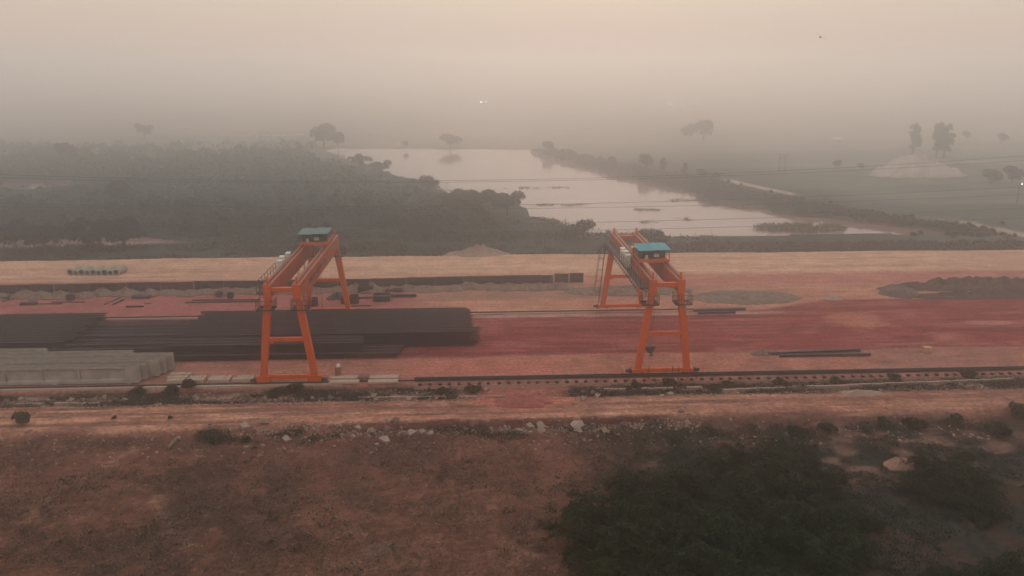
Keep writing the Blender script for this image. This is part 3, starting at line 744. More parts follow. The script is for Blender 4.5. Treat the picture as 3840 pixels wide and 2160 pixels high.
# ------------------------------------------------------------------ concrete planks
def plank(x, y, L_, W, H, label, grp='cast concrete planks beside the near rail', rz=0.0, z=0.0):
    g = empty('concrete_plank', (x, y, z), rz); tag(g, label, 'concrete plank', grp)
    m = MB(); m.sweep([(-W / 2, 0), (W / 2, 0), (W / 2 - 0.03, H), (-W / 2 + 0.03, H)], -L_ / 2, L_ / 2); m.build('slab', M['slab'], g, bevel=0.02)
    for s in (-1, 1):
        h_ = MB(); h_.tube([(s * L_ * 0.3 - 0.08, 0, H), (s * L_ * 0.3 - 0.05, 0, H + 0.09), (s * L_ * 0.3 + 0.05, 0, H + 0.09), (s * L_ * 0.3 + 0.08, 0, H)], 0.012, 4)
        h_.build('lifting_loop', M['rebar'], g)
def z1(x, y): return (x / 2.415, 900 + y / 2.415)
def z2(x, y): return (900 + x / 2.131, 800 + y / 2.131)
for xa, xb, yy, lb in [(1497, 1650, 1280, 'front row pale plank nearest the concrete girder ends'), (1675, 1832, 1275, 'second pale plank of the front row beside the girder ends'), (1870, 2065, 1277, 'third pale plank of the front row, longest of the left ones'), (2085, 2270, 1280, 'front row plank closest to the left foot of the teal-roofed crane'),
                       (1510, 1690, 1247, 'middle row plank beside the girder ends'), (1712, 1855, 1247, 'middle row plank second from the girder ends'), (1897, 2085, 1247, 'middle row plank behind the longest front one'), (2140, 2290, 1240, 'middle row plank just left of the crane foot'), (1537, 1720, 1217, 'rearmost lone plank beside the tall concrete girder end')]:
    a = GS(*z1(xa, yy), 0.32); b_ = GS(*z1(xb, yy), 0.32)
    plank((a[0] + b_[0]) / 2, a[1] + 0.3 if yy < 1260 else max(a[1] + 0.3, 74.1), b_[0] - a[0], 0.62, 0.32, lb)
for xa, xb, yy, lb in [(710, 950, 1345, 'front pale plank just right of the teal-roofed crane'), (720, 960, 1312, 'back pale plank just right of the teal-roofed crane'), (1022, 1260, 1342, 'front plank of the pale pair beyond the red brick stack'), (1022, 1265, 1309, 'back plank of the pale pair beyond the red brick stack')]:
    a = GS(*z2(xa, yy), 0.2); b_ = GS(*z2(xb, yy), 0.2)
    plank((a[0] + b_[0]) / 2, a[1] + 0.15, b_[0] - a[0], 0.72, 0.2, lb)
for k, (xx, lb) in enumerate([(315, 'left small pale block seen through the teal-roofed crane base'), (395, 'middle small pale block seen through the teal-roofed crane base'), (470, 'right small pale block seen through the teal-roofed crane base')]):
    a = GS(*z2(xx, 1296)); g = MB(); g.box((0, 0, 0.17), (0.55, 0.4, 0.34), taper=0.9); g.box((0, 0, 0.36), (0.2, 0.15, 0.06))
    o = g.build('concrete_block', M['slab'], None, (a[0], a[1], 0), bevel=0.03); tag(o, lb, 'concrete block', 'small blocks behind the crane sill')
a = GS(*z2(985, 1340)); g = MB()
for i in range(4):
    for j in range(3):
        for k in range(3): g.box((-0.42 + i * 0.28, -0.3 + j * 0.3, 0.09 + k * 0.13), (0.25, 0.27, 0.12))
g.box((0, 0, 0.012), (1.2, 1.0, 0.025))
tag(g.build('brick_stack', M['redbrick'], None, (a[0], a[1] + 0.5, 0)), 'low red brick stack between two pairs of pale planks', 'brick stack')
a = GS(*z2(785, 1290)); d = empty('steel_drum', (a[0], a[1], 0)); tag(d, 'rusty orange drum with a white lid standing behind the pale planks', 'drum')
m = MB(); m.tube([(0, 0, z) for z in (0, 0.03, 0.3, 0.32, 0.6, 0.62, 0.9)], [0.3, 0.31, 0.31, 0.33, 0.33, 0.31, 0.31], 16); m.build('body', M['rust'], d)
m = MB(); m.tube([(0.05, 0, 0.9), (0.05, 0, 1.05), (0.0, 0, 1.15)], [0.22, 0.2, 0.1], 12); m.build('lid', M['litter'], d)

# ------------------------------------------------------------------ formwork panels
def form_panel(w, h, x, y, label, grp, m_, rz=0.0, lean=0.0):
    g = empty('formwork_panel', (x, y, 0), rz); tag(g, label, 'formwork panel', grp); g.rotation_euler.x = lean
    p = MB(); p.box((0, 0, h / 2), (w - 0.03, 0.03, h)); p.build('plate', m_, g)
    r_ = MB()
    for z in (0.08, h * 0.5, h - 0.06): r_.box((0, -0.07, z), (w - 0.05, 0.10, 0.07))
    n = max(2, int(w / 0.9))
    for k in range(n + 1): r_.box((-w / 2 + 0.06 + k * (w - 0.12) / n, -0.075, h / 2), (0.06, 0.12, h - 0.02))
    r_.build('stiffener_frame', m_, g)
x = -70.0; k = 0
while x < 11.0:
    w_ = min(random.choice((4.0, 4.5, 5.0, 5.5)), 11.2 - x)
    y = 106.9 + (x + 65) / 76 * 1.9
    if w_ > 0.8: form_panel(w_, 1.25 + random.uniform(-.06, .06), x + w_ / 2, y + random.uniform(-.05, .05), 'long dark steel formwork panel in the wall behind the spoil heaps', 'formwork panels in a wall along the road', M['form'] if k % 3 else M['form2'])
    x += w_; k += 1
form_panel(2.05, 1.36, 12.4, 108.95, 'dark formwork panel second from the right end of the wall', 'formwork panels in a wall along the road', M['form2'])
form_panel(2.05, 1.40, 14.52, 109.05, 'dark formwork panel at the very right end of the wall', 'formwork panels in a wall along the road', M['form'])
m = MB(); m.box((0, 0, 0.7), (0.09, 0.09, 1.4)); m.box((0, 0, 1.42), (0.14, 0.14, 0.05)); tag(m.build('marker_post', M['slab'], None, (11.28, 108.6, 0)), 'thin pale post in the gap before the two right-end formwork panels', 'post')

# ------------------------------------------------------------------ heaps
def heap(name, cx_, cy_, rx, ry, h, m_, label, cat, group=None, seed=1, rz=0.0, n=64, flat=1.0, kind=None, z=0.0, rings=26, rough=0.5):
    rr = np.linspace(0, 1, rings)[:, None]; a = (np.arange(n) * 2 * math.pi / n)[None, :]; ca, sa = np.cos(a), np.sin(a)
    f_ = max(1.0, rx / 2.2)
    j = 1 + 0.7 * (fbm(ca * 1.6 * f_ + seed * 3.1, sa * 1.6 * f_ + seed, seed, 4) - 0.5) * (1 if rx < 5 else 0.35)
    px, py = ca * rr * rx * j, sa * rr * ry * j
    zz = h * (1 - rr ** flat) ** 0.9 if flat != 1 else h * (1 - rr) ** 0.85
    q = max(0.5, min(rx, ry) * .45)
    zz = zz * (1 - rough + 2 * rough * fbm(px / q + seed, py / q, seed, 5)) + 0.05 * (fbm(px / .35, py / .35, seed + 5, 3) - 0.5) * (rr < 0.97)
    zz = zz - 0.35 * (rr > 0.99)
    vs = list(zip(px.ravel(), py.ravel(), (zz + 0 * px).ravel())); fs = []
    for i in range(rings - 1):
        for k in range(n): fs.append((i * n + k, (i + 1) * n + k, (i + 1) * n + (k + 1) % n, i * n + (k + 1) % n))
    mb = MB(); mb.add(vs, fs); o = mb.build(name, m_, None, (cx_, cy_, z), rz)
    return tag(o, label, cat, group, kind)
x = -66.0; k = 0
while x < 14:
    y = 105.3 + (x + 65) / 80 * 1.5; r_ = random.uniform(1.6, 2.6)
    heap('spoil_heap', x, y + random.uniform(-.4, .4), r_, random.uniform(1.2, 1.7), random.uniform(0.6, 1.0), M['mound'], 'low tan spoil heap in the row along the dark formwork wall', 'spoil heap', 'spoil heaps along the formwork wall', seed=k + 3, n=36, rings=14)
    x += r_ * random.uniform(1.0, 1.5); k += 1
heap('spoil_heap', 21, 104.2, 9, 2.6, 0.55, M['gravel_tan'], 'long low grassy spoil heap seen through the blue-roofed crane', 'spoil heap', seed=51, flat=2, n=120, rough=.8)
heap('spoil_heap', 36.2, 100.4, 7.5, 3.4, 0.6, M['gravel_tan'], 'broad grassy spoil heap right of the blue-roofed crane', 'spoil heap', seed=52, flat=2, n=120, rough=.8)
heap('gravel_heap', 72, 103.4, 16.5, 1.7, 1.15, M['gravel'], 'long dark gravel bank at the right, rear of the two', 'gravel heap', seed=53, flat=3, n=200, rough=0.95)
heap('gravel_heap', 71, 99.2, 13.5, 1.15, 0.75, M['gravel'], 'long dark gravel bank at the right, front of the two', 'gravel heap', seed=54, flat=3, n=200, rough=0.95)
heap('gravel_heap', 57.5, 101.3, 2.4, 2.6, 1.0, M['gravel'], 'rounded dark gravel end joining the two long banks', 'gravel heap', seed=58, flat=2)
p = G(1320, 1022, -.3); heap('soil_heap', p[0], p[1] + 1.0, 2.7, 1.5, 0.7, M['redsoil'], 'small red soil heap on the service track between the cranes', 'soil heap', seed=55, z=-0.3)
p = G(1200, 643); heap('soil_heap', p[0], p[1] + 1.2, 6.0, 2.6, 1.9, mat('pink_soil', (0.30, 0.19, 0.14), 1, .3, .6, bump=.5), 'pinkish soil mound at the far edge of the pale road', 'soil heap', seed=56, z=-0.5)
p = G(2330, 446, -1.2); heap('sand_heap', p[0], p[1] + 5, 13.8, 7, 3.5, M['sand'], 'big pale sand stockpile in the haze on the far bank', 'sand heap', seed=57, flat=2.6, n=140, rough=1.2, rings=40, z=-1.2)
p = G(2095, 752); heap('rubble_heap', p[0], p[1], 1.2, 0.8, 0.45, M['stone'], 'small pale rubble pile at the tip of the grassy heap', 'rubble heap', seed=59, n=18)
p = G(1918, 889); heap('rubble_heap', p[0], p[1], 1.3, 0.9, 0.5, M['stone_dark'], 'grey rubble pile at the left ends of two dark steel beams', 'rubble heap', seed=60, n=18)
p = G(2165, 992, -.4); heap('rubble_heap', p[0], p[1], 2.4, 0.8, 0.5, M['stone'], 'pale rubble pile beside the low kerb wall at right', 'rubble heap', seed=61, n=18, z=-.4)
p = G(2265, 1172, FZ); heap('soil_heap', p[0], p[1], 1.3, 0.9, 0.8, mat('pink_clay', (0.32, 0.16, 0.11), 1, .3, 2, bump=.5), 'small pinkish clay heap among the dark thorn bushes', 'soil heap', seed=62, n=20, z=FZ)

# ------------------------------------------------------------------ pipes
for k in range(9):
    a = G(170 + 130 * (k + 0.5) / 9, 693)
    big = k % 2 == 0; r_ = 0.44 if big else 0.36
    g = empty('concrete_pipe', (a[0], a[1], r_ + 0.02)); tag(g, 'wide grey concrete pipe in the row lying on the pale road' if big else 'narrower grey concrete pipe between two wide ones on the pale road', 'concrete pipe', 'concrete pipes lying on the haul road')
    o = MB(); n = 18; vs = []; fs = []
    for y, rr in ((0, r_ * 1.12), (0.25, r_ * 1.12), (0.27, r_), (2.5, r_), (2.5, r_ * 0.8), (0, r_ * 0.8)):
        for j in range(n): vs.append((rr * math.cos(2 * math.pi * j / n), y, rr * math.sin(2 * math.pi * j / n)))
    for i in range(6):
        for j in range(n): fs.append((i * n + j, i * n + (j + 1) % n, ((i + 1) % 6) * n + (j + 1) % n, ((i + 1) % 6) * n + j))
    mi = [1 if i // n == 4 else 0 for i in range(len(fs))]
    o.add(vs, fs); o.mi = mi; o.build('barrel', [M['pipe'], M['pipe_in']], g, rz=-0.12)

# ------------------------------------------------------------------ loose steel
def ibeam(p, q, s, label, grp=None, n=1, m_='form', z=0.0):
    p = Vector((*p, z)); q = Vector((*q, z)); L_ = (q - p).length; a = math.atan2(q.y - p.y, q.x - p.x)
    m = MB(); h = s
    for k in range(n):
        y = k * s * 1.15
        m.sweep([(y - h / 2, 0), (y + h / 2, 0), (y + h / 2, .12 * h), (y + .08 * h, .16 * h), (y + .08 * h, .84 * h), (y + h / 2, .88 * h), (y + h / 2, h), (y - h / 2, h), (y - h / 2, .88 * h), (y - .08 * h, .84 * h), (y - .08 * h, .16 * h), (y - h / 2, .12 * h)], 0 + 0.15 * (k % 2), L_ - 0.2 * (k % 2))
    o = m.build('steel_beam', M[m_], None, (p.x, p.y, z), a); tag(o, label, 'steel beam', grp)
gb = 'steel beams lying in the yard'
ibeam(G(1932, 893), G(2165, 884), 0.30, 'rear dark steel beam lying on tan ground right of the blue-roofed crane', gb)
ibeam(G(1960, 898), G(2190, 894.5), 0.28, 'front dark steel beam lying on tan ground right of the blue-roofed crane', gb)
ibeam(G(1745, 784), G(1875, 780), 0.28, 'rear dark beam at the far edge of the red floor, right of the crane', gb, 2)
ibeam(G(1755, 790), G(1850, 788), 0.28, 'front dark beam at the far edge of the red floor, right of the crane', gb)
def zq(x, y): return (1150 + x / 4.684, 1050 + y / 4.684)
ibeam(GS(*z1(1680, 570)), GS(*z1(2340, 562)), 0.16, 'front one of the long thin bars lying left of the teal-roofed crane', gb)
ibeam(GS(*z1(1740, 550)), GS(*z1(2360, 546)), 0.16, 'rear one of the long thin bars lying left of the teal-roofed crane', gb)
ibeam(GS(*zq(1470, 300)), GS(*zq(1930, 300)), 0.42, 'thick dark beam lying on tan soil behind the cage block', gb)
ibeam(GS(*zq(905, 330)), GS(*zq(1150, 318)), 0.22, 'short dark beam between two dark forms behind the cages', gb)
ibeam(GS(*zq(790, 465)), GS(*zq(1130, 458)), 0.14, 'thin dark bar on pink soil right behind the crane far leg', gb)
ibeam(GS(*z1(180, 592)), GS(*z1(345, 585)), 0.34, 'dark beam stub at the far left of the pink yard', gb, 2)
ibeam(GS(*z1(465, 566)), GS(*z1(770, 566)), 0.13, 'thin dark bar in front of the maroon box', gb)
ibeam(GS(*z1(350, 583)), GS(*z1(560, 580)), 0.12, 'thin dark bar beside the beam stub at far left', gb)
ibeam(GS(*z1(1020, 592)), GS(*z1(1120, 545)), 0.2, 'dark beam lying askew in the pink yard', gb)
ibeam(GS(*z1(945, 585)), GS(*z1(1095, 525)), 0.12, 'thin bar lying askew beside a thicker one in the pink yard', gb)
ibeam(GS(*z1(1140, 610)), GS(*z1(1305, 607)), 0.22, 'dark short beam nearest the cages in the pink yard', gb)
ibeam(GS(*z1(20, 562)), GS(*z1(190, 520)), 0.14, 'thin bar running askew at the left edge of the pink yard', gb)
ibeam(GS(*z1(1310, 580)), GS(*z1(1368, 578)), 0.13, 'tiny dark bar offcut in the pink yard', gb)
def formbox(xa, xb, yb, h, d, label, m_='form', solid=False):
    a = GS(xa, yb); b_ = GS(xb, yb); w_ = b_[0] - a[0]
    g = empty('steel_form', ((a[0] + b_[0]) / 2, a[1] + d / 2, 0)); tag(g, label, 'steel form', 'steel forms scattered behind the cages')
    m = MB(); t_ = 0.04
    m.box((0, -d / 2, h / 2), (w_, t_, h)); m.box((0, d / 2, h / 2), (w_, t_, h)); m.box((-w_ / 2 + .02, 0, h / 2), (t_, d - t_, h - .01)); m.box((w_ / 2 - .02, 0, h / 2), (t_, d - t_, h - .01)); m.box((0, 0, h * 0.7), (w_ - .1, d - .1, 0.03))
    m.build('shell', M[m_], g)
    r_ = MB()
    for k in range(3): r_.box((-w_ / 2 + .1 + k * (w_ - .2) / 2, -d / 2 - .06, h / 2), (.07, .08, h - .04))
    r_.box((0, -d / 2 - .05, h - .05), (w_, .06, .07)); r_.build('ribs', M[m_], g)
formbox(*[1150 + v / 4.684 for v in (70, 180)], 1050 + 465 / 4.684, 1.0, 0.9, 'dark teal steel form between the legs of the teal-roofed crane', 'machine')
formbox(*[1150 + v / 4.684 for v in (755, 905)], 1050 + 425 / 4.684, 1.1, 0.9, 'dark square steel form just right of the crane far leg')
formbox(*[1150 + v / 4.684 for v in (600, 680)], 1050 + 425 / 4.684, 0.9, 0.7, 'narrow dark steel form half hidden by the crane far leg')
formbox(*[1150 + v / 4.684 for v in (1165, 1455)], 1050 + 385 / 4.684, 0.75, 1.5, 'wide low dark steel form on pink soil behind the cages')
formbox(*[1150 + v / 4.684 for v in (905, 1170)], 1050 + 232 / 4.684, 1.0, 0.8, 'dark steel form standing near the spoil heaps behind the cages')
formbox(*[1150 + v / 4.684 for v in (1385, 1680)], 1050 + 222 / 4.684, 0.45, 0.6, 'flat long dark steel form at the foot of the spoil heaps')
formbox(*[v / 2.415 for v in (600, 660)], 900 + 550 / 2.415, 0.75, 0.7, 'maroon steel box at the left of the pink yard', 'form2')
formbox(*[v / 2.415 for v in (1190, 1352)], 900 + 533 / 2.415, 0.35, 0.8, 'low dark steel form under the spoil heaps at left')
formbox(*[v / 2.415 for v in (1955, 2005)], 900 + 520 / 2.415, 0.7, 0.7, 'left one of two small dark boxes near the teal-roofed crane')
formbox(*[v / 2.415 for v in (2060, 2105)], 900 + 530 / 2.415, 0.75, 0.7, 'right one of two small dark boxes near the teal-roofed crane', 'machine')
formbox(*[v / 2.415 for v in (0, 80)], 900 + 540 / 2.415, 0.4, 0.8, 'low dark form at the left edge of the pink yard')
formbox(*[v / 2.415 for v in (820, 895)], 900 + 515 / 2.415, 0.35, 0.7, 'small low dark form under the spoil heaps at left')
p = GS(*zq(520, 345)); heap('scrap_heap', p[0], p[1] + .6, 1.6, 0.9, 0.9, M['form'], 'dark scrap heap seen between the legs of the teal-roofed crane', 'scrap heap', seed=70, n=16)
a = GS(2500 + 1875 / 1.922, 900 + 806 / 1.922); m = MB(); m.box((0, 0, 0.25), (0.85, 0.6, 0.5)); m.box((0, 0, 0.53), (0.92, 0.66, 0.06)); m.box((0, -0.31, 0.28), (0.3, 0.03, 0.2))
tag(m.build('crate', mat('tan_crate', (0.5, 0.26, 0.16), .8, .1, 3), None, (a[0], a[1], 0), 0.1, bevel=0.015), 'small tan crate alone on the tan ground at right', 'crate')
# steel posts at the foot of the right crane
for k, (xx, yy, h) in enumerate([(340, 440, 1.1), (820, 440, 1.25), (1370, 430, 1.25), (1515, 420, 1.2), (1955, 420, 1.0)]):
    a = GS(2300 + xx / 6.44, 1340 + yy / 6.44, 0.0); m = MB(); m.bar((0, 0, -0.45), (random.uniform(-.04, .04), 0, h), 0.06); m.box((0, 0, h * 0.6), (0.10, 0.1, 0.08)); m.box((0, 0, h), (0.09, 0.09, 0.03))
    tag(m.build('steel_post', M['black'], None, (a[0], 72.85, 0)), ['black post at the left foot of the blue-roofed crane', 'black post before the left part of the blue-roofed crane sill', 'black post before the middle of the blue-roofed crane sill', 'thin black post before the right part of the blue-roofed crane sill', 'black post at the right foot of the blue-roofed crane'][k], 'post', 'posts along the near rail')

# ------------------------------------------------------------------ stones and broken slabs
def stone_mesh(seed, slab):
    rg = random.Random(seed); bm = bmesh.new()
    if slab:
        n = rg.choice((4, 5, 5, 6)); vs = []
        for k in range(n):
            a = 2 * math.pi * (k + rg.uniform(-.25, .25)) / n; r_ = rg.uniform(0.40, 0.58)
            vs.append((math.cos(a) * r_, math.sin(a) * r_ * 0.8))
        lo = [bm.verts.new((x, y, -0.16)) for x, y in vs]; hi = [bm.verts.new((x * .94, y * .94, 0.16 + rg.uniform(-.03, .03))) for x, y in vs]
    else:
        for k in range(14):
            v = Vector((rg.gauss(0, 1), rg.gauss(0, 1), rg.gauss(0, 1))).normalized()
            bm.verts.new((v.x * 0.5, v.y * 0.42, v.z * 0.38))
    bmesh.ops.convex_hull(bm, input=bm.verts); bmesh.ops.delete(bm, geom=[v for v in bm.verts if not v.link_faces], context='VERTS')
    me = bpy.data.meshes.new('stone'); bm.to_mesh(me); bm.free(); return me
SM = {(s, m_): [] for s in (0, 1) for m_ in ('stone', 'stone_dark', 'slab')}
for s in (0, 1):
    for m_ in ('stone', 'stone_dark', 'slab'):
        for k in range(4):
            me = stone_mesh(s * 50 + k + 5, s); me.materials.append(M['stone_pale' if m_ == 'slab' else m_]); SM[(s, m_)].append(me)
def zA(x, y): return (900 + x / 2.576, 1380 + y / 2.576)
def zB(x, y): return (1900 + x / 2.576, 1380 + y / 2.576)
def zC(x, y): return (x / 1.907, 1400 + y / 1.907)
STO = [(zA, 50, 620, 115, 1, 'slab', 'large pale tan slab tilted below the left end of the bank'), (zA, 245, 588, 95, 0, 'stone', 'rounded tan boulder right of the large pale slab'), (zA, 450, 695, 100, 1, 'slab', 'bright four-cornered slab lying lowest at the left of the bank'),
       (zA, 500, 648, 55, 1, 'stone', None), (zA, 540, 626, 50, 0, 'stone', None), (zA, 630, 672, 40, 0, 'slab', None), (zA, 980, 648, 50, 0, 'stone', None), (zA, 1145, 596, 85, 1, 'stone', 'pointed tan slab below a small weed on the bank'),
       (zA, 1270, 603, 90, 1, 'stone', 'half-round slab among the middle stones of the bank'), (zA, 1330, 628, 40, 1, 'stone_dark', None), (zA, 1420, 602, 95, 0, 'stone_dark', 'greyish jagged boulder left of an upright square slab'), (zA, 1500, 566, 85, 1, 'stone_dark', 'upright square grey slab against the bank'),
       (zA, 1665, 636, 115, 1, 'slab', 'large pale slab at the head of a group of three'), (zA, 1760, 615, 75, 1, 'stone', 'tan slab wedged in the middle of a group of three'), (zA, 1840, 636, 65, 0, 'slab', 'pale boulder at the right of a group of three'), (zA, 1405, 702, 120, 1, 'slab', 'large pale slab lying lowest in the middle of the bank'),
       (zA, 1325, 736, 45, 1, 'slab', None), (zA, 2010, 592, 50, 1, 'stone', None), (zA, 2180, 595, 60, 1, 'stone', None), (zA, 2250, 566, 60, 1, 'stone_dark', None), (zA, 2255, 610, 70, 1, 'stone', None),
       (zA, 605, 350, 65, 1, 'stone_dark', 'leaning grey slab at the left of the rubble strip'), (zA, 700, 310, 80, 1, 'stone', 'tall tan slab standing in the rubble strip'), (zA, 800, 312, 80, 1, 'stone_dark', 'squat grey slab beside the tall standing one'), (zA, 880, 303, 85, 1, 'stone', None), (zA, 960, 302, 70, 1, 'slab', None),
       (zA, 1300, 280, 95, 1, 'stone', 'broken slab propped on the low kerb wall'), (zA, 1310, 358, 40, 0, 'stone', None), (zA, 1640, 356, 60, 0, 'stone', None), (zA, 1900, 358, 45, 0, 'stone', None), (zA, 2190, 318, 34, 0, 'stone', None), (zA, 2300, 328, 36, 0, 'slab', None), (zA, 2380, 215, 80, 1, 'stone', None),
       (zB, 225, 566, 95, 1, 'stone', 'tan slab leaning on the bank, left of a matching pair'), (zB, 330, 566, 115, 1, 'stone', 'tan slab leaning on the bank, right of a matching pair'), (zB, 680, 576, 145, 0, 'slab', 'biggest pale boulder, star-shaped, below the bank between the cranes'), (zB, 830, 538, 40, 1, 'stone', None), (zB, 120, 597, 65, 1, 'stone', None),
       (zB, 340, 594, 90, 1, 'stone', None), (zB, 690, 603, 90, 1, 'stone', None), (zB, 770, 583, 50, 1, 'stone', None), (zB, 910, 588, 40, 0, 'stone', None), (zB, 950, 608, 85, 1, 'stone', 'flat tan slab lying right of the biggest boulder'), (zB, 1130, 550, 80, 0, 'stone_dark', 'grey boulder set in the right part of the bank'),
       (zB, 1680, 476, 75, 0, 'stone', 'lone boulder at the right end of the bank edge'), (zB, 1400, 568, 60, 1, 'stone_dark', None), (zB, 740, 330, 85, 1, 'stone', 'pyramid-like tan block at the left end of the low wall'), (zB, 880, 303, 80, 1, 'slab', 'tilted square pale block right of the pyramid-like one'),
       (zB, 840, 258, 95, 1, 'stone_dark', 'broad grey slab behind the two tilted blocks'), (zB, 740, 242, 90, 1, 'stone_dark', None), (zB, 912, 250, 60, 1, 'stone_dark', None), (zB, 1580, 273, 78, 1, 'stone', 'square tan block below the low wall, under the blue-roofed crane'), (zB, 1425, 214, 85, 1, 'slab', None), (zB, 1545, 214, 75, 1, 'slab', None),
       (zB, 1870, 205, 55, 0, 'stone', None), (zB, 2455, 214, 75, 1, 'stone', 'square tan block on the low wall right of the blue-roofed crane'), (zB, 2235, 214, 90, 1, 'stone_dark', None), (zB, 1495, 298, 50, 0, 'stone', None), (zB, 1640, 595, 40, 0, 'stone', None), (zB, 40, 610, 45, 1, 'stone_dark', None), (zB, 550, 610, 70, 1, 'stone_dark', None),
       (zC, 208, 455, 55, 1, 'stone', 'tan slab leaning on the lone round bush at left'), (zC, 15, 487, 42, 0, 'stone', 'tan stone at the left edge below the service track'), (zC, 160, 212, 60, 1, 'stone', None), (zC, 890, 220, 62, 1, 'slab', 'square pale block before the dark weeds at left'), (zC, 1025, 213, 56, 1, 'stone_dark', None), (zC, 510, 220, 60, 1, 'stone', None), (zC, 200, 248, 42, 0, 'stone', None), (zC, 680, 208, 80, 1, 'stone_dark', None), (zC, 350, 225, 50, 0, 'stone', None), (zC, 60, 222, 60, 1, 'stone_dark', None),
       (zC, 1275, 470, 40, 0, 'stone', None), (zC, 850, 465, 26, 0, 'stone', None), (zC, 740, 490, 26, 0, 'stone', None)]
rg = random.Random(3)
for fn, px, py, w_, slab, m_, lb in STO:
    x, y = fn(px, py); sc = 1 / (1.907 if fn is zC else 2.576)
    g = GS(x, y, -0.55 if y < 1510 else -0.85); z = hz(*g)
    W_ = w_ * sc / 41.0 * (74 / max(50, math.hypot(g[1], 30) - 2)) ** 0 
    me = rg.choice(SM[(slab, m_)]); o = link('broken_slab' if slab else 'boulder', me, None, (g[0], g[1], z + W_ * (0.16 if slab else 0.2)), rg.uniform(0, 6.28))
    tilt = rg.uniform(0.25, 0.9) if slab and w_ > 55 else rg.uniform(0, 0.35)
    o.rotation_euler = (tilt, rg.uniform(-.25, .25), rg.uniform(-0.6, 0.6)); o.scale = (W_ * 1.05, W_ * (0.9 if slab else 1.0), W_ * (0.9 if slab else 1.1))
    if lb: tag(o, lb, 'slab' if slab else 'boulder', 'broken slabs and boulders along the bank and the rubble strip')
    else:
        far_ = y < 1510
        tag(o, ('small broken slab in the rubble strip beside the near rail' if far_ else 'small broken slab lying along the eroded bank') if slab else ('small loose stone in the rubble strip beside the near rail' if far_ else 'small loose stone lying along the eroded bank'), 'slab' if slab else 'stone',
            'small stones of the rubble strip' if far_ else 'small stones of the eroded bank')
# small litter
for k, (fn, px, py, s, lb) in enumerate([(zB, 700, 165, .22, 'white scrap below the near rail, left of the blue-roofed crane'), (zB, 886, 182, .26, 'white scrap beside the broad grey slab'), (zB, 155, 182, .18, 'white scrap between the red soil patch and the rail'), (zB, 1392, 580, .2, 'leftmost of the white scraps below the bank end'), (zB, 1420, 572, .14, 'second of the white scraps below the bank end'), (zB, 1445, 576, .14, 'third of the white scraps below the bank end'), (zB, 1480, 573, .18, 'rightmost of the white scraps below the bank end')]):
    x, y = fn(px, py); g = GS(x, y, -.5 if y < 1510 else FZ)
    m = MB(); m.add([(-.5, -.3, 0), (.4, -.4, 0), (.5, .35, 0), (-.3, .4, 0), (-.25, -.1, .35), (.2, .1, .42)], [(0, 1, 5, 4), (1, 2, 5), (2, 3, 4, 5), (3, 0, 4), (0, 3, 2, 1)])
    o = m.build('plastic_scrap', M['litter'], None, (g[0], g[1], hz(*g) + .01), k); o.scale = (s, s, s); tag(o, lb, 'litter', 'white plastic scraps')
# low kerb walls and logs
def lowwall(pa, pb, z, h, d, label, m_='stone'):
    a = GS(*pa, z); b_ = GS(*pb, z); L_ = math.hypot(b_[0] - a[0], b_[1] - a[1]); an = math.atan2(b_[1] - a[1], b_[0] - a[0])
    m = MB(); rg = random.Random(int(L_ * 10)); x = 0
    while x < L_:
        w_ = rg.uniform(0.5, 1.6)
        if rg.random() < 0.88: m.box((x + w_ / 2, rg.uniform(-.03, .03), h / 2 - .1 + rg.uniform(-.03, .03)), (w_ - .03, d, h + .2))
        x += w_
    o = m.build('low_wall', M[m_], None, (a[0], a[1], z), an, bevel=.02); tag(o, label, 'low wall')
lowwall(zA(1000, 300), zA(2540, 286), -0.55, 0.22, 0.22, 'low broken kerb wall between the teal-roofed crane and the red soil heap')
lowwall(zB(935, 225), zB(2000, 205), -0.5, 0.3, 0.35, 'low pale kerb wall in front of the blue-roofed crane')
lowwall(zB(2080, 228), (3840, 1425), -0.5, 0.25, 0.3, 'low kerb wall running to the right edge behind the track')
lowwall(zC(20, 232), zC(680, 222), -0.5, 0.22, 0.3, 'low broken kerb wall at the left below the concrete girders')
a = GS(*zC(1205, 540), FZ); b_ = GS(*zC(1265, 485), FZ); m = MB(); m.tube([(a[0], a[1], FZ + .12), ((a[0] + b_[0]) / 2, (a[1] + b_[1]) / 2, FZ + .16), (b_[0], b_[1], FZ + .25)], [.15, .14, .12], 7)
tag(m.build('log', M['wood']), 'short weathered log lying in the left part of the field', 'log')
# rubble too small to count
rb = []
for k in range(6500):
    if k < 3300: x = rg.uniform(-50, 55); y = rg.gauss(70.9, 0.9)
    elif k < 4300: x = rg.uniform(-22, 20); y = rg.gauss(63.9, 0.5)
    elif k < 4600: x = rg.uniform(10, 45); y = rg.gauss(61.5, 1.6)
    else: x = rg.uniform(-44, 10); y = rg.uniform(38, 64)
    if 3300 > k and -3 < x < 9 and rg.random() < .7: continue
    if 69 < y < 72.5 or y < 69 and (y < 65.3 or k < 3300): rb.append((x, y))
xs = np.array(rb); zz = zf(xs[:, 0], xs[:, 1]); mb = MB()
for (x, y), z in zip(rb, zz):
    s = (rg.uniform(0.05, 0.17) if y > 60 else rg.uniform(0.03, 0.08)) * (1.5 if rg.random() < .1 else 1); a = rg.uniform(0, 3)
    mb.box((x, y, z + s * .2), (s * rg.uniform(1, 2.2), s, s * rg.uniform(.5, 1)), a, taper=rg.uniform(.4, .9))
tag(mb.build('rubble', M['stone']), 'loose small rubble scattered along the rail strip and the bank', 'rubble', kind='stuff')

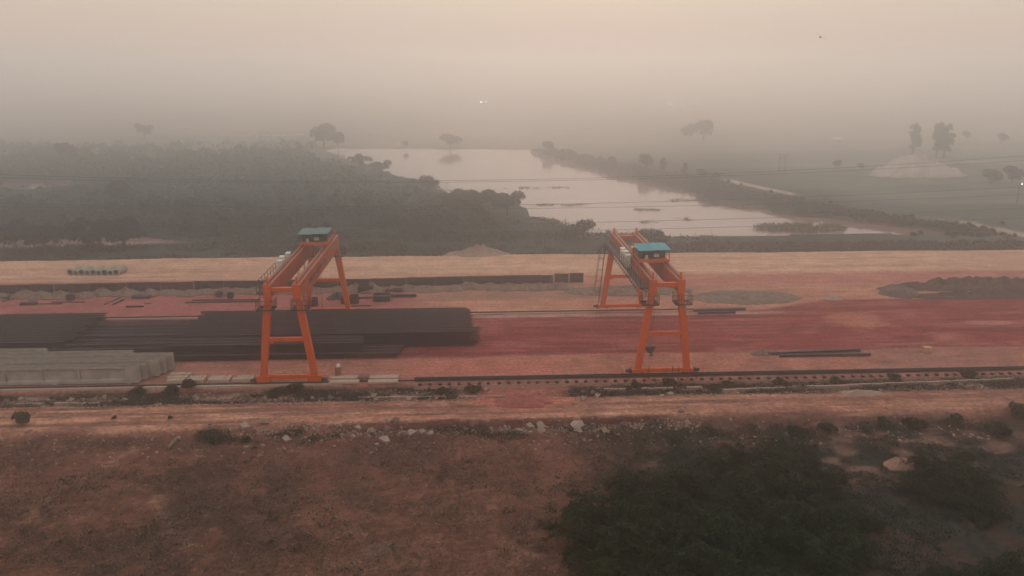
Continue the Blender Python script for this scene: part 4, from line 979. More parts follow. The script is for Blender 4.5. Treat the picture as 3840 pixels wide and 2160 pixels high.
# ------------------------------------------------------------------ vegetation
def crown_points(lobes, n, rg):
    P = []
    per = max(1, n // len(lobes))
    for c, r_ in lobes:
        d = rg.normal(size=(per, 3)); d /= np.linalg.norm(d, axis=1)[:, None]
        d[:, 2] = np.where(d[:, 2] < -0.3, -d[:, 2] * 0.6, d[:, 2])
        rad = rg.uniform(0.45, 1.0, per) ** 0.55
        P.append(np.array(c) + d * rad[:, None] * np.array(r_))
    P = np.concatenate(P)
    g = vn(P[:, 0] * 1.1 + 31, P[:, 1] * 1.1 + P[:, 2] * 0.9, 77)
    return P[g > 0.22]
def tree(name, h, r_, style, n, ls, leafm, seed, trunk=True):
    """returns an Empty with crown and trunk"""
    rg = np.random.default_rng(seed); rr = random.Random(seed)
    root = empty(name, (0, 0, 0)); lobes = []; limbs = MB()
    if style == 'umbrella':
        k = 9; th = h * 0.35
        for i in range(k):
            a = 2 * math.pi * i / k + rr.uniform(-.3, .3); d = r_ * rr.uniform(0.25, 0.75); zc = h * rr.uniform(0.30, 0.80)
            lobes.append(((math.cos(a) * d, math.sin(a) * d, zc), (r_ * rr.uniform(.3, .45), r_ * rr.uniform(.3, .45), h * rr.uniform(.15, .24))))
    elif style == 'round':
        k = 10; th = h * 0.25
        for i in range(k):
            a = 2 * math.pi * i / k + rr.uniform(-.3, .3); d = r_ * rr.uniform(0.15, 0.6); zc = h * rr.uniform(0.28, 0.74)
            s = rr.uniform(.36, .55); lobes.append(((math.cos(a) * d, math.sin(a) * d, zc), (r_ * s, r_ * s, h * rr.uniform(.2, .3))))
    elif style == 'tall':
        k = 11; th = h * 0.2
        for i in range(k):
            t = i / (k - 1); a = rr.uniform(0, 6.28); w_ = r_ * (0.5 + 0.9 * math.sin(math.pi * (0.15 + 0.8 * t))) * 0.7
            lobes.append(((math.cos(a) * w_ * .55, math.sin(a) * w_ * .55, h * (0.22 + 0.70 * t)), (w_ * rr.uniform(.5, .9), w_ * rr.uniform(.5, .9), h * rr.uniform(.08, .14))))
    else:   # shrub
        k = 8; th = h * 0.1
        for i in range(k):
            a = 2 * math.pi * i / k + rr.uniform(-.4, .4); d = r_ * rr.uniform(0.1, 0.65); zc = h * rr.uniform(0.12, 0.62)
            s = rr.uniform(.3, .5); lobes.append(((math.cos(a) * d, math.sin(a) * d, zc), (r_ * s, r_ * s, h * rr.uniform(.2, .34))))
    P = crown_points(lobes, n, rg)
    link('crown', quadmesh('crown', leaves(P, ls, rg), leafm), root)
    if trunk:
        tr = max(0.05, h * 0.03)
        limbs.tube([(0, 0, -0.3), (rr.uniform(-.1, .1), rr.uniform(-.1, .1), th * 0.6), (0, 0, th)], [tr * 1.3, tr, tr * 0.8], 7)
        for c, _ in lobes: 
            mid = Vector((c[0] * .45, c[1] * .45, th + (c[2] - th) * .6)); limbs.tube([(0, 0, th * .9), mid, c], [tr * .6, tr * .4, tr * .15], 5)
        limbs.build('trunk', M['bark'], root)
    return root
def place(proto, x, y, label, cat, group, s=1.0, rz=0.0, z=None, first=False, sz=None):
    o = proto if first else copy_tree(proto)
    o.location = (x, y, hz(x, y) if z is None else z); o.rotation_euler = (0, 0, rz); o.scale = (s, s, sz or s)
    return tag(o, label, cat, group)

# near thorn bushes with arching, drooping feathery branches
def thorn_bush(seed, R_=3.2, H=3.6, nb=70):
    rg = np.random.default_rng(seed); rr = random.Random(seed)
    root = empty('thorn_bush', (0, 0, 0)); st = MB(); LP = []; LD = []
    for b_ in range(nb):
        az = rr.uniform(0, 2 * math.pi); el = rr.uniform(0.35, 1.35); L_ = R_ * rr.uniform(0.75, 1.08)
        base = Vector((rr.gauss(0, .5), rr.gauss(0, .5), 0.0)); p = base.copy(); d = Vector((math.cos(az) * math.cos(el), math.sin(az) * math.cos(el), math.sin(el))); pts = [p.copy()]
        n = 9
        for k in range(n):
            p = p + d * (L_ * 1.15 / n); d = (d + Vector((math.cos(az) * .05, math.sin(az) * .05, -0.17 - 0.05 * k / n))).normalized()
            if p.z < 0.15: p.z = 0.15
            pts.append(p.copy())
        zmax = max(q.z for q in pts); f = H / max(zmax, H)
        for q in pts: q.z *= f
        if b_ % 2 == 0: st.tube(pts, [0.06 - 0.005 * k for k in range(n + 1)], 4)
        P_ = np.array([tuple(q) for q in pts])
        for tw in range(30):
            t = rr.uniform(0.25, 1.0) * n; i = min(int(t), n - 1); q = P_[i] + (P_[i + 1] - P_[i]) * (t - i)
            ta = az + rr.uniform(-1.5, 1.5); tl = rr.uniform(0.4, 1.0)
            td = np.array([math.cos(ta) * .8, math.sin(ta) * .8, rr.uniform(-.5, .55)])
            s = np.linspace(0.05, 1, 20)[:, None]
            pp = q + td * s * tl + np.array([0, 0, -0.45]) * s ** 2 * tl
            pp = pp + rg.normal(size=pp.shape) * 0.045; LP.append(pp)
            side = rg.normal(size=pp.shape) * 0.5 + np.cross(td, [0, 0, 1]) * np.where(np.arange(20) % 2, 1, -1)[:, None]; LD.append(side)
    P = np.concatenate(LP); D = np.concatenate(LD); P[:, 2] = np.maximum(P[:, 2], 0.03)
    link('crown', quadmesh('crown', leaves(P, 0.075, rg, 0.6, 2.6, D), M['leaf_near']), root)
    st.build('stems', M['stem'], root)
    return root
gnear = 'dark thorn bushes filling the lower right'
tb = [thorn_bush(11), thorn_bush(12, 2.8, 3.0, 60), thorn_bush(13, 3.6, 4.0, 80)]
NB = [(2, 1520, 1300, 1.0, 'dark thorn bush spreading leftmost in the big thicket'), (0, 1640, 1220, 0.95, 'dark thorn bush at the upper left of the big thicket'), (2, 1700, 1360, 1.0, 'dark thorn bush at the lower middle of the big thicket'), (0, 1800, 1190, 1.0, 'dark thorn bush rising at the upper middle of the thicket'),
      (2, 1885, 1290, 1.05, 'dark thorn bush at the heart of the big thicket'), (1, 1885, 1140, 0.95, 'dark thorn bush topping the thicket below the service track'), (0, 2010, 1185, 1.0, 'dark thorn bush at the upper right of the thicket'), (2, 2050, 1320, 1.0, 'dark thorn bush at the lower right of the thicket'),
      (1, 2150, 1265, 0.65, 'dark thorn bush at the right fringe of the thicket by the footpath'), (0, 1560, 1390, 0.75, 'dark thorn bush at the lower left of the thicket'), (1, 1880, 1410, 0.8, 'dark thorn bush lowest in the thicket'), (1, 1990, 1110, 0.7, 'small dark thorn bush nearest the service track in the thicket'),
      (0, 2400, 1160, 0.85, 'dark thorn bush standing apart at the right by the clay heap'), (1, 2460, 1230, 0.7, 'low dark thorn bush below the one standing apart at right'), (1, 2330, 1195, 0.55, 'small dark thorn bush beside the clay heap'),
      (1, 2420, 1425, 0.6, 'low dark thorn bush at the bottom right corner'), (0, 2560, 1400, 0.55, 'low dark thorn bush cut by the right edge')]
used = set()
for k, px, py, s, lb in NB:
    g = G(px, py, 0.7); f = k not in used; used.add(k)
    place(tb[k], g[0], g[1], lb, 'thorn bush', gnear, s, random.uniform(0, 6.28), -0.95, f)

# shrubs near the rail and in the field
sh = [tree('shrub', 1.3, 1.0, 'shrub', 1900, 0.09, M['leaf_shrub'], 31), tree('shrub', 1.1, 1.3, 'shrub', 2800, 0.10, M['leaf_near'], 32)]
SH = [(1, 430, 990, 1.0, 'dark spreading shrub below the end of the concrete girders'), (1, 475, 985, .9, 'dark shrub just right of the one below the girder end'), (1, 350, 990, .8, 'dark low shrub below the concrete girder flank'), (1, 740, 985, 1.0, 'dark shrub below the sill of the teal-roofed crane'), (1, 700, 990, .8, 'low dark shrub left of the one below the crane sill'), (1, 690, 998, .6, 'small dark shrub by the leaning slab'),
      (0, 62, 1080, 1.1, 'lone round bush beside a leaning slab at far left'), (1, 1110, 988, .7, 'low dark shrub along the broken kerb wall'), (1, 1190, 985, .8, 'dark shrub at the end of the broken kerb wall'), (1, 1600, 972, .6, 'low dark shrub left under the blue-roofed crane'), (1, 1680, 968, .8, 'dark shrub in front of the blue-roofed crane sill'),
      (1, 1800, 985, .7, 'low dark shrub right of the square tan block'), (1, 1830, 968, .6, 'low dark shrub beneath the rail right of the crane'), (1, 1960, 965, .7, 'dark shrub beneath the rail right of the square block'), (1, 2100, 962, .8, 'dark shrub beneath the rail behind the pale rubble pile'), (1, 2250, 955, .8, 'dark shrub beneath the rail right of the rubble pile'), (1, 2430, 950, .9, 'dark shrub beneath the rail near the right edge'),
      (0, 2225, 1054, .8, 'spindly shrub standing on the right part of the service track edge'), (0, 2562, 1036, 1.1, 'bushy shrub beside the track at the right edge'), (0, 1700, 1110, .9, 'pale green shrub left of the thicket top'), (1, 2000, 1090, .9, 'dark shrub on the dirt slope above the thicket'), (1, 2080, 1080, .8, 'dark shrub on the slope right of the thicket top'),
      (0, 2180, 1085, .9, 'bushy shrub on the slope above the footpath'), (1, 2300, 1075, 1.0, 'dark shrub on the right slope'), (0, 2400, 1065, .9, 'bushy shrub on the right slope near the edge'), (1, 2520, 1090, 1.0, 'dark shrub on the slope at the right edge'), (1, 430, 1068, .28, 'small green bush on the left bank edge'), (1, 290, 1068, .25, 'tiny green bush left on the bank edge'), (1, 640, 1130, .25, 'tiny green bush in the field below the pale slab'), (1, 540, 1110, .6, 'low dark bush beside the log in the field'), (1, 620, 1110, .5, 'low dark bush under the large pale slab')]
used = set()
for k, px, py, s, lb in SH:
    zz_ = -0.5 if py < 1000 else -0.3 if py < 1060 else FZ; g = G(px, py, zz_); f = k not in used; used.add(k)
    place(sh[k], g[0], g[1], lb, 'shrub', 'shrubs around the rail strip and the bank', s, random.uniform(0, 6.28), None, f)
# weeds and grass nobody could count
def tufts(name, XY, n, size, h, m_, seed, aspect=1.0, kind='stuff', spread=0.25):
    rg = np.random.default_rng(seed); XY = np.asarray(XY); N_ = len(XY)
    z = zf(XY[:, 0], XY[:, 1])
    c = np.repeat(np.column_stack([XY, z]), n, 0); s = np.repeat(rg.uniform(0.5, 1.5, N_), n)
    off = rg.normal(size=(N_ * n, 3)) * spread; off[:, 2] = np.abs(rg.normal(size=N_ * n)) * h * 0.7
    P = c + off * s[:, None]
    D = rg.normal(size=P.shape) * .6; D[:, 2] += 1.0 * aspect
    return tag(link(name, quadmesh(name, leaves(P, size, rg, 0.1, 2.2, D), m_)), kind=kind)
rg2 = np.random.default_rng(5)
q = []
xs = rg2.uniform(-50, 56, 9000); ys = rg2.normal(70.9, 0.9, 9000)
k = (ys > 69.3) & (ys < 72.5) & (fbm(xs / 3.5, ys / 0.9, 71) > 0.50) & ~((xs > -2) & (xs < 9))
q.append(np.column_stack([xs[k], ys[k]]))
xs = rg2.uniform(9, 46, 9000); ys = rg2.uniform(38, 63.6, 9000)
k = (xs + (ys - 50) * 0.15 > 11 + rg2.uniform(0, 6, 9000)) & (fbm(xs / 2.2, ys / 1.5, 61) < 0.52) & (rg2.uniform(0, 1, 9000) < 0.6)
q.append(np.column_stack([xs[k], ys[k]]))
xs = rg2.uniform(-24, 22, 2600); ys = rg2.normal(63.5, 0.7, 2600); k = (fbm(xs / 2, ys, 72) > 0.60) & (ys < 64.4); q.append(np.column_stack([xs[k], ys[k]]))
xs = rg2.uniform(-40, 12, 1600); ys = rg2.uniform(40, 60, 1600); k = fbm(xs / 4, ys / 4, 76) > 0.58; q.append(np.column_stack([xs[k], ys[k]]))
tag(tufts('weeds', np.concatenate(q), 14, 0.075, 0.22, M['leaf_weed'], 41), 'low dark weeds along the rail strip and the right slope', 'weeds')
xs = rg2.uniform(-46, 16, 40000); ys = rg2.uniform(36, 63.5, 40000) 
k = (fbm(xs / 3, ys / 3, 51) > rg2.uniform(0.3, 0.62, 40000)) & (np.abs(xs) < ys * 0.72 + 3); xs, ys = xs[k], ys[k]
tag(tufts('dry_grass', np.column_stack([xs, ys]), 6, 0.055, 0.13, M['drygrass'], 42, spread=0.12), 'short dry grass over the brown foreground field', 'grass')

# scrub woodland left of the pond, one mass
def scrub(name, XY, hs, n, ls, m_, seed, label):
    rg = np.random.default_rng(seed); XY = np.asarray(XY); N_ = len(XY); z = zf(XY[:, 0], XY[:, 1])
    hs = np.asarray(hs); c = np.repeat(np.column_stack([XY, z]), n, 0); H_ = np.repeat(hs, n)
    d = rg.normal(size=(N_ * n, 3)); d /= np.linalg.norm(d, axis=1)[:, None]; d[:, 2] = np.abs(d[:, 2])
    rad = rg.uniform(.5, 1, N_ * n) ** .5
    wf = np.repeat(rg.uniform(.55, 1.0, N_), n)
    P = c + d * rad[:, None] * np.column_stack([H_ * wf, H_ * wf, H_ * .95])
    sz = np.repeat(rg.uniform(.8, 1.2, N_), n)
    o = link(name, quadmesh(name, leaves(P, ls, rg, 0.5, 1.6), m_)); return tag(o, label, 'scrub', kind='stuff')
xs = rg2.uniform(-330, 40, 26000); ys = 130 + rg2.uniform(0, 1, 26000) ** 1.3 * 200
wt = is_water(xs, ys); shore = np.interp(ys, [130, 138, 165, 190, 215, 250, 300], [42, 22, 8, -8, -25, -42, -62])
k = (~wt) & (xs < shore) & (np.abs(xs) < ys * 0.85 + 10) & (fbm(xs / 14, ys / 10, 81) > 0.36)
open_ = (ys < 158 + 10 * (fbm(xs / 14, ys / 9, 83) - .5)) & (xs > -48); k &= ~open_ & ~((xs < -45) & (xs > -100) & (ys < 152)) & (rg2.uniform(0, 1, 26000) > 0.85 * sst(225, 325, ys))
for pp_, rx_, ry_ in ((_p1, 18, 9), (_p2, 7, 4)): k &= ~((np.abs(xs - pp_[0]) < rx_) & (ys > pp_[1] - ry_ - 11) & (ys < pp_[1] + ry_))
xs, ys = xs[k][:3300], ys[k][:3300]
hh = rg2.uniform(0.7, 2.0, len(xs)) * (0.55 + 1.1 * sst(140, 190, ys)) * np.where((ys < 165) & (xs > -45), 0.6, 1)
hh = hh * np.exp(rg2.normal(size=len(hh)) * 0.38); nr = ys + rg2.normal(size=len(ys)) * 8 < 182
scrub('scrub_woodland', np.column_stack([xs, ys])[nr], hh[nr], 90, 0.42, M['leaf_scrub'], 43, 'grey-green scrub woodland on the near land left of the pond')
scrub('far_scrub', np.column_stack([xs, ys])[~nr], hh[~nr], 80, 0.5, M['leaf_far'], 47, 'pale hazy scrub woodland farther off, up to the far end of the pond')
xs = rg2.uniform(-110, 45, 12000); ys = rg2.uniform(127.5, 165, 12000); k = ~is_water(xs, ys) & (fbm(xs / 9, ys / 4, 85) > 0.46) & (np.abs(xs) < ys * .8)
tag(tufts('meadow_grass', np.column_stack([xs[k], ys[k]]), 7, 0.20, 0.28, M['leaf_mid'], 46, spread=0.5), 'rough hazy grass on the low ground between the road and the woodland', 'grass')
# dark scrub bank behind the road at right, and causeway scrub
xs = rg2.uniform(30, 150, 1500); ys = rg2.uniform(127.8, 136.2, 1500); k = ~is_water(xs, ys)
scrub('scrub_bank', np.column_stack([xs[k], ys[k]]), rg2.uniform(0.6, 1.25, k.sum()), 60, 0.30, M['leaf_scrub'], 44, 'dark scrub bank running behind the pale road at right')
cau = np.array([G(x, y, -1.2) for x, y in [(1350, 380), (1480, 410), (1620, 445), (1750, 462), (1800, 490), (1880, 500), (1980, 520), (2150, 548), (2300, 572), (2480, 592)]])
seg = rg2.uniform(0, len(cau) - 1.001, 2200); i = seg.astype(int); f = (seg - i)[:, None]
pp = cau[i] * (1 - f) + cau[i + 1] * f + rg2.normal(size=(2200, 2)) * np.array([3.5, 2.6]) + np.array([1.5, 2.5])
k = ~is_water(pp[:, 0], pp[:, 1]) & (seg_d(pp[:, 0], pp[:, 1], path_f1) > 1.8) & (seg_d(pp[:, 0], pp[:, 1], path_f2) > 2)
scrub('causeway_scrub', pp[k], rg2.uniform(0.5, 1.4, k.sum()) * np.where(pp[k][:, 0] > 62, 0.65, 1.0), 60, 0.36, M['leaf_scrub'], 45, 'dark scrub along the causeway on the far side of the pond')
# reed patches in the pond
def reeds(px, py, rx, ry, label, h=0.7, n=500):
    c = G(px, py, WZ); a = rg2.uniform(0, 6.28, n); r_ = np.sqrt(rg2.uniform(0, 1, n)); x = np.cos(a) * r_ * rx; y = np.sin(a) * r_ * ry
    kk = fbm((x + c[0]) / 2.2, (y + c[1]) / 1.1, 88) > (0.42 if h > .7 else 0.5); x, y = x[kk], y[kk]; m_ = len(x)
    P = np.column_stack([np.repeat(x, 6), np.repeat(y, 6), np.zeros(m_ * 6)]) + rg2.normal(size=(m_ * 6, 3)) * .25; P[:, 2] = np.abs(P[:, 2]) * h * 1.4 + .05
    D = rg2.normal(size=P.shape) * .5; D[:, 2] += 1
    tag(link('reed_bed', quadmesh('reed_bed', leaves(P, .16, rg2, .1, 2.4, D), M['reed']), None, (c[0], c[1], WZ)), label, 'reed bed', 'reed beds in the pond')
reeds(2010, 575, 9.5, 4.2, 'largest green reed bed in the pond near the right bank', .8, 1100)
reeds(1895, 520, 6.5, 4.0, 'pale reed bed against the causeway', .9, 600)
reeds(1350, 473, 9, 2.0, 'thin brown reed bed far out in the middle of the pond', .25, 120)
reeds(1425, 515, 7, 1.3, 'thin dark reed bed in the open water', .28, 130)
reeds(1740, 503, 6, 1.6, 'small reed bed just left of the causeway bend', .35, 140)
reeds(1630, 528, 3.2, 1.3, 'small scattered reed bed in mid pond', .3, 70)
reeds(1705, 553, 3.5, 1.3, 'small scattered reed bed nearer the road bank', .3, 70)
reeds(1620, 560, 3.0, 1.0, 'tiny reed bed behind the blue-roofed crane', .3, 50)

# individual trees
pr_um = tree('acacia_tree', 4.2, 3.6, 'umbrella', 3600, 0.22, M['leaf_mid'], 61)
pr_rd = tree('round_tree', 7.0, 4.6, 'round', 3200, 0.42, M['leaf_scrub'], 62)
pr_tl = tree('tall_tree', 10.0, 2.1, 'tall', 2600, 0.40, M['leaf_scrub'], 63)
pr_dk = tree('dark_tree', 5.2, 4.2, 'umbrella', 5200, 0.24, M['leaf_dark'], 64)
pr_sm = tree('bushy_tree', 3.4, 2.1, 'round', 2200, 0.20, M['leaf_mid'], 65)
used = set()
def T(p, px, py, s, lb, cat='tree', grp=None, z=-1.3, rz=None, sz=None):
    g = G(px, py, z); f = id(p) not in used; used.add(id(p))
    place(p, g[0], g[1], lb, cat, grp, s, random.uniform(0, 6.28) if rz is None else rz, z, f, sz)
ga = 'acacias along the left shore of the pond'
T(pr_um, 1275, 542, 1.35, 'acacia with yellowish feathery limbs leaning over the pond', grp=ga); T(pr_um, 1205, 540, 1.5, 'acacia behind the one leaning over the pond', grp=ga); T(pr_um, 1150, 530, 1.2, 'acacia at the left of the group by the pond', grp=ga)
T(pr_sm, 1078, 482, 1.3, 'upright bushy tree on the shore above the acacias', grp=ga); T(pr_sm, 1045, 472, .8, 'smaller bushy tree left of the upright one on the shore', grp=ga)
T(pr_um, 960, 440, 1.1, 'umbrella-shaped acacia alone high on the left shore', grp=ga); T(pr_um, 905, 422, 1.1, 'small umbrella acacia farthest up the left shore', grp=ga)
T(pr_sm, 1467, 603, 1.25, 'bushy tree on the point of land by the road, left of the blue-roofed crane', grp='bushy trees on the bank by the road'); T(pr_sm, 1430, 606, .8, 'low bushy tree left of the one on the point', grp='bushy trees on the bank by the road')
T(pr_sm, 1608, 620, 1.0, 'bushy tree right behind the far end of the blue-roofed crane', grp='bushy trees on the bank by the road'); T(pr_sm, 1650, 625, 1.05, 'bushy tree right of the one behind the crane', grp='bushy trees on the bank by the road'); T(pr_sm, 1570, 628, .8, 'low bushy tree left of the one behind the crane', grp='bushy trees on the bank by the road')
T(pr_dk, 40, 634, 1.1, 'dark spreading tree at the far left before a pale water gap', grp='dark spreading trees at the left'); T(pr_dk, 228, 632, 1.2, 'dark spreading tree with pale water showing under its crown', grp='dark spreading trees at the left'); T(pr_dk, 315, 626, 1.15, 'dark spreading tree rightmost of the dark group', grp='dark spreading trees at the left'); T(pr_dk, 110, 634, 1.0, 'dark smaller tree right of the far left one', grp='dark spreading trees at the left')
gf = 'hazy trees beyond the pond'
T(pr_rd, 1133, 371, 1.2, 'round hazy tree on the far shore mirrored in the pond', grp=gf, sz=.75); T(pr_rd, 815, 370, 1.35, 'broad hazy tree clump at the far left end of the pond', grp=gf); T(pr_rd, 850, 371, .9, 'hazy tree right next to the broad clump', grp=gf); T(pr_rd, 1020, 372, .4, 'tiny hazy bush on the far shore', grp=gf); T(pr_rd, 1735, 352, 1.0, 'lower hazy tree of a pair, left of it', grp=gf); T(pr_rd, 1770, 352, 1.25, 'domed hazy tree of a pair, right of it', grp=gf)
T(pr_rd, 1380, 385, .65, 'low hazy tree at the tip of the causeway', grp=gf); T(pr_rd, 1440, 398, .35, 'small hazy tree on the causeway near its tip', grp=gf); T(pr_rd, 1540, 418, .45, 'hazy tree in the first half of the causeway', grp=gf); T(pr_rd, 1625, 432, .62, 'rounded hazy tree on the causeway above its reflection', grp=gf, sz=.8); T(pr_tl, 1667, 436, .48, 'slim hazy tree on the causeway right of the rounded one', grp=gf); T(pr_tl, 1722, 445, .42, 'slim hazy tree on the causeway, second of the slim ones', grp=gf); T(pr_rd, 1765, 450, .42, 'low hazy bushy tree right of the slim ones', grp=gf); T(pr_rd, 1800, 455, .35, 'lowest hazy bush right of the slim trees', grp=gf)
T(pr_tl, 2295, 388, 1.1, 'tall narrow tree behind the pale sand stockpile, left one', grp=gf); T(pr_tl, 2354, 396, 1.2, 'taller tree with ragged top behind the sand stockpile', grp=gf); T(pr_tl, 2374, 396, 1.15, 'tall tree close beside the ragged one', grp=gf); T(pr_rd, 2520, 360, .6, 'faint round tree far right in the haze', grp=gf)
T(pr_rd, 2495, 463, .72, 'dark rounded tree right of the sand stockpile', grp=gf, sz=.6); T(pr_rd, 2545, 462, .7, 'dark tree beside the rounded one at the right edge', grp=gf); T(pr_rd, 2105, 425, .42, 'small hazy bush alone in the right field', grp=gf); T(pr_rd, 2165, 428, .32, 'smaller hazy bush right of the lone one', grp=gf)
T(pr_um, 365, 352, 1.2, 'faint umbrella tree high in the haze at left', grp=gf, sz=1.9); T(pr_rd, 170, 408, .95, 'faint bluish tree at the far left', grp=gf); T(pr_rd, 300, 512, .8, 'bluish tree on the scrubland left', grp=gf); T(pr_rd, 2430, 350, .5, 'faint small tree far right above the ragged trees', grp=gf)

M['glow_far'] = M['glow'].copy(); M['glow_far'].name = 'lamp_glow_far'; M['glow_far'].node_tree.nodes['Principled BSDF'].inputs['Emission Strength'].default_value = 90
# ------------------------------------------------------------------ power cables, pole, hut, lamps, bird
def cable(Y, pts, label):
    P = [ATY(x, y, Y) for x, y in pts]; X_ = np.array([p[0] for p in P]); Z_ = np.array([p[2] for p in P]); c = np.polyfit(X_, Z_, 2)
    m = MB(); m.tube([(x, Y, float(np.polyval(c, x))) for x in np.linspace(-170, 170, 70)], 0.028, 4)
    tag(m.build('power_cable', M['wire']), label, 'power cable', 'power cables strung past the far road edge')
cable(126.5, [(0, 438), (700, 457), (1288, 453), (1900, 430), (2576, 393)], 'topmost power cable crossing the pond, upper of the high pair')
cable(126.9, [(0, 446), (700, 461), (1288, 458), (1900, 436), (2576, 405)], 'power cable just under the topmost, lower of the high pair')
cable(127.3, [(0, 512), (700, 522), (1288, 514), (1900, 500), (2576, 470)], 'middle power cable, upper of the second pair')
cable(127.6, [(0, 518), (700, 530), (1288, 524), (1900, 512), (2576, 490)], 'middle power cable, lower of the second pair')
cable(128.0, [(0, 565), (700, 574), (1288, 560), (1900, 548), (2576, 524)], 'second lowest power cable over the pond')
cable(128.4, [(0, 590), (700, 592), (1500, 577), (1900, 570), (2576, 548)], 'lowest power cable, passing behind the blue-roofed crane tip')
def small(name, px, py, z=-1.2): g = G(px, py, z); return empty(name, (g[0], g[1], hz(*g)))
u = small('utility_pole', 1966, 432); tag(u, 'hazy twin-post utility pole in the far right field', 'utility pole')
m = MB()
for s in (-.9, .9): m.tube([(s, 0, -.3), (s, 0, 5.6)], [.13, .09], 7)
m.build('post', M['black'], u); m = MB(); m.box((0, 0, 5.2), (3.4, .14, .16)); m.box((0, 0, 4.3), (2.0, .12, .12)); m.build('crossarm', M['black'], u); m = MB()
for x in (-1.5, 0, 1.5): m.tube([(x, 0, 5.28), (x, 0, 5.6)], [.07, .05], 6)
m.build('insulator', M['white'], u)
h_ = small('hut', 2105, 356); h_.scale = (.55, .55, .55); tag(h_, 'tiny pale-roofed hut far off in the haze at right', 'hut')
m = MB(); m.box((0, 0, .9), (6, 3.6, 1.8)); m.build('wall', M['concrete'], h_); m = MB(); m.sweep([(-2.2, 1.8), (0, 3.3), (2.2, 1.8), (2.2, 1.72), (-2.2, 1.72)], -3.4, 3.4); m.build('roof', M['litter'], h_); m = MB(); m.box((0.5, -1.82, .8), (.9, .05, 1.5)); m.build('door', M['black'], h_)
for k, (px, py, hd, lb) in enumerate([(1210, 257, .32, 'left lamp of the close pair glowing in the haze'), (1222, 257, .42, 'right lamp of the close pair glowing in the haze'), (1684, 261, .55, 'bright lamp low in the haze right of centre'), (1714, 268, .25, 'dim lamp right of the bright low one'), (1768, 207, 1.3, 'highest lamp glowing alone in the haze'), (1752, 261, .2, 'faintest lamp between the bright low one and the highest'), (2219, 251, .4, 'left lamp of the faint pair at right'), (2250, 258, .25, 'right lamp of the faint pair at right'), (2571, 463, .16, 'lamp glowing at the right edge beside dark trees')]):
    zl = 8.0 if k < 8 else 3.5
    g = G(px, py, zl); zg = hz(*g); u = empty('street_lamp', (g[0], g[1], zg)); tag(u, lb, 'street lamp', 'lamps glowing in the haze')
    top = zl - zg; m = MB(); m.tube([(0, .6, -.3), (0, .6, top), (0, .3, top + .25), (0, 0, top + hd)], [.12, .08, .07, .06], 7); m.build('pole', M['black'], u)
    m = MB(); m.tube([(0, 0, top - hd / 2), (0, 0, top - hd * .3), (0, 0, top + hd * .3), (0, 0, top + hd / 2)], [hd * .3, hd * .5, hd * .5, hd * .3], 8); m.build('lamp_head', M['glow_far'] if zg is not None and 2 < k < 8 else M['glow'], u)
bx = ray(2063, 94); tt = 62 / bx[1]; m = MB()
m.tube([(-.11, 0, 0), (-.04, 0, .012), (.05, 0, .01), (.10, 0, .0), (.15, 0, -.005)], [.008, .035, .035, .022, .004], 8)
for s in (-1, 1): m.add([(-.05, s * .02, .01), (.06, s * .02, .01), (.03, s * .14, .06), (-.05, s * .24, .03), (-.06, s * .13, .05), (.06, s * .02, .0), (.03, s * .14, .052), (-.05, s * .24, .024), (-.06, s * .13, .042), (-.05, s * .02, .0)], [(0, 1, 2, 4), (4, 2, 3), (9, 8, 6, 5), (8, 7, 6)])
bird = m.build('bird', M['black'], None, (bx[0] * tt, 62, CAMH + bx[2] * tt), 1.2); bird.scale = (2, 2, 2); bird.rotation_euler = (0.5, 0, 1.2); tag(bird, 'small dark bird flying alone in the hazy sky', 'bird')

# ------------------------------------------------------------------ haze
hm = bpy.data.materials.new('haze_air'); hm.use_nodes = True; nt = hm.node_tree
nt.nodes.remove(nt.nodes['Principled BSDF'])
pv = nt.nodes.new('ShaderNodeVolumePrincipled'); pv.inputs['Color'].default_value = (0.975, 0.955, 0.945, 1)
pv.inputs['Density'].default_value = 0.0044; pv.inputs['Anisotropy'].default_value = 0.92
nt.links.new(pv.outputs[0], nt.nodes['Material Output'].inputs['Volume'])
m = MB(); m.box((0, 1140, 16.5), (3040, 2800, 42)); hzb = m.build('haze', hm); hzb['kind'] = 'stuff'
tag(hzb, 'pale pinkish smog filling the air over the yard and the pond', 'haze')

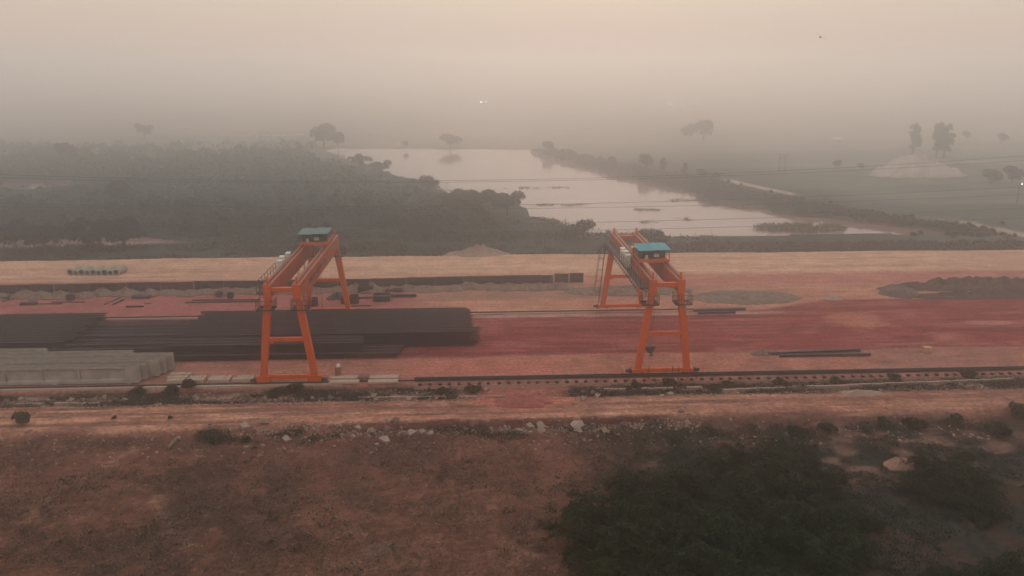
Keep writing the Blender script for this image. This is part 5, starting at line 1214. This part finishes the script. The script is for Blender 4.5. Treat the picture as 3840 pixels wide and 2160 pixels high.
# ------------------------------------------------------------------ world, sun, camera
SUN_EL, SUN_AZ = R(29), R(8)
wd = bpy.data.worlds.new('World'); scn.world = wd; wd.use_nodes = True; nt = wd.node_tree; N = nt.nodes; L = nt.links
bg = N['Background']
sky = N.new('ShaderNodeTexSky'); sky.sky_type = 'NISHITA'; sky.sun_disc = False; sky.sun_elevation = SUN_EL; sky.sun_rotation = SUN_AZ; sky.dust_density = 8; sky.air_density = 1.5
tc = N.new('ShaderNodeTexCoord'); sp = N.new('ShaderNodeSeparateXYZ'); L.new(tc.outputs['Generated'], sp.inputs[0])
cr = N.new('ShaderNodeValToRGB'); L.new(sp.outputs['Z'], cr.inputs['Fac'])
SKY = [(0.0, (0.71, 0.50, 0.435)), (0.03, (0.70, 0.525, 0.445)), (0.075, (0.69, 0.58, 0.465)), (0.14, (0.94, 0.85, 0.77)), (0.32, (0.90, 0.93, 0.92)), (1.0, (0.74, 0.86, 0.90))]
e = cr.color_ramp.elements; e[0].position = SKY[0][0]; e[0].color = (*SKY[0][1], 1); e[1].position = 1.0; e[1].color = (*SKY[-1][1], 1)
for p, c in SKY[1:-1]: k = e.new(p); k.color = (*c, 1)
mx = N.new('ShaderNodeMix'); mx.data_type = 'RGBA'; mx.inputs[0].default_value = 0.9
sc = N.new('ShaderNodeVectorMath'); sc.operation = 'SCALE'; sc.inputs['Scale'].default_value = 0.07; L.new(sky.outputs[0], sc.inputs[0])
L.new(sc.outputs[0], mx.inputs[6]); L.new(cr.outputs[0], mx.inputs[7]); L.new(mx.outputs[2], bg.inputs['Color'])
bg.inputs['Strength'].default_value = 1.0
sd = bpy.data.lights.new('Sun', 'SUN'); sd.energy = 0.45; sd.angle = R(25); sd.color = (1.0, 0.72, 0.56)
so = bpy.data.objects.new('sun', sd); C.objects.link(so); so.rotation_euler = (R(90) - SUN_EL, 0, R(180) - SUN_AZ)  # az measured clockwise from +Y
cd = bpy.data.cameras.new('Camera'); cam = bpy.data.objects.new('camera', cd); C.objects.link(cam)
cd.sensor_width = 36; cd.lens = 36 * F / 3840; cd.clip_start = 0.5; cd.clip_end = 8000
cam.location = (0, 0, CAMH); cam.rotation_euler = (R(90) - PITCH, 0, -YAW)
scn.camera = cam
scn.view_settings.view_transform = 'Standard'; scn.view_settings.look = 'None'; scn.view_settings.exposure = 0; scn.view_settings.gamma = 1
scn.cycles.volume_bounces = 8; scn.cycles.max_bounces = 12; scn.cycles.diffuse_bounces = 3; scn.cycles.transparent_max_bounces = 8
scn.cycles.use_denoising = True
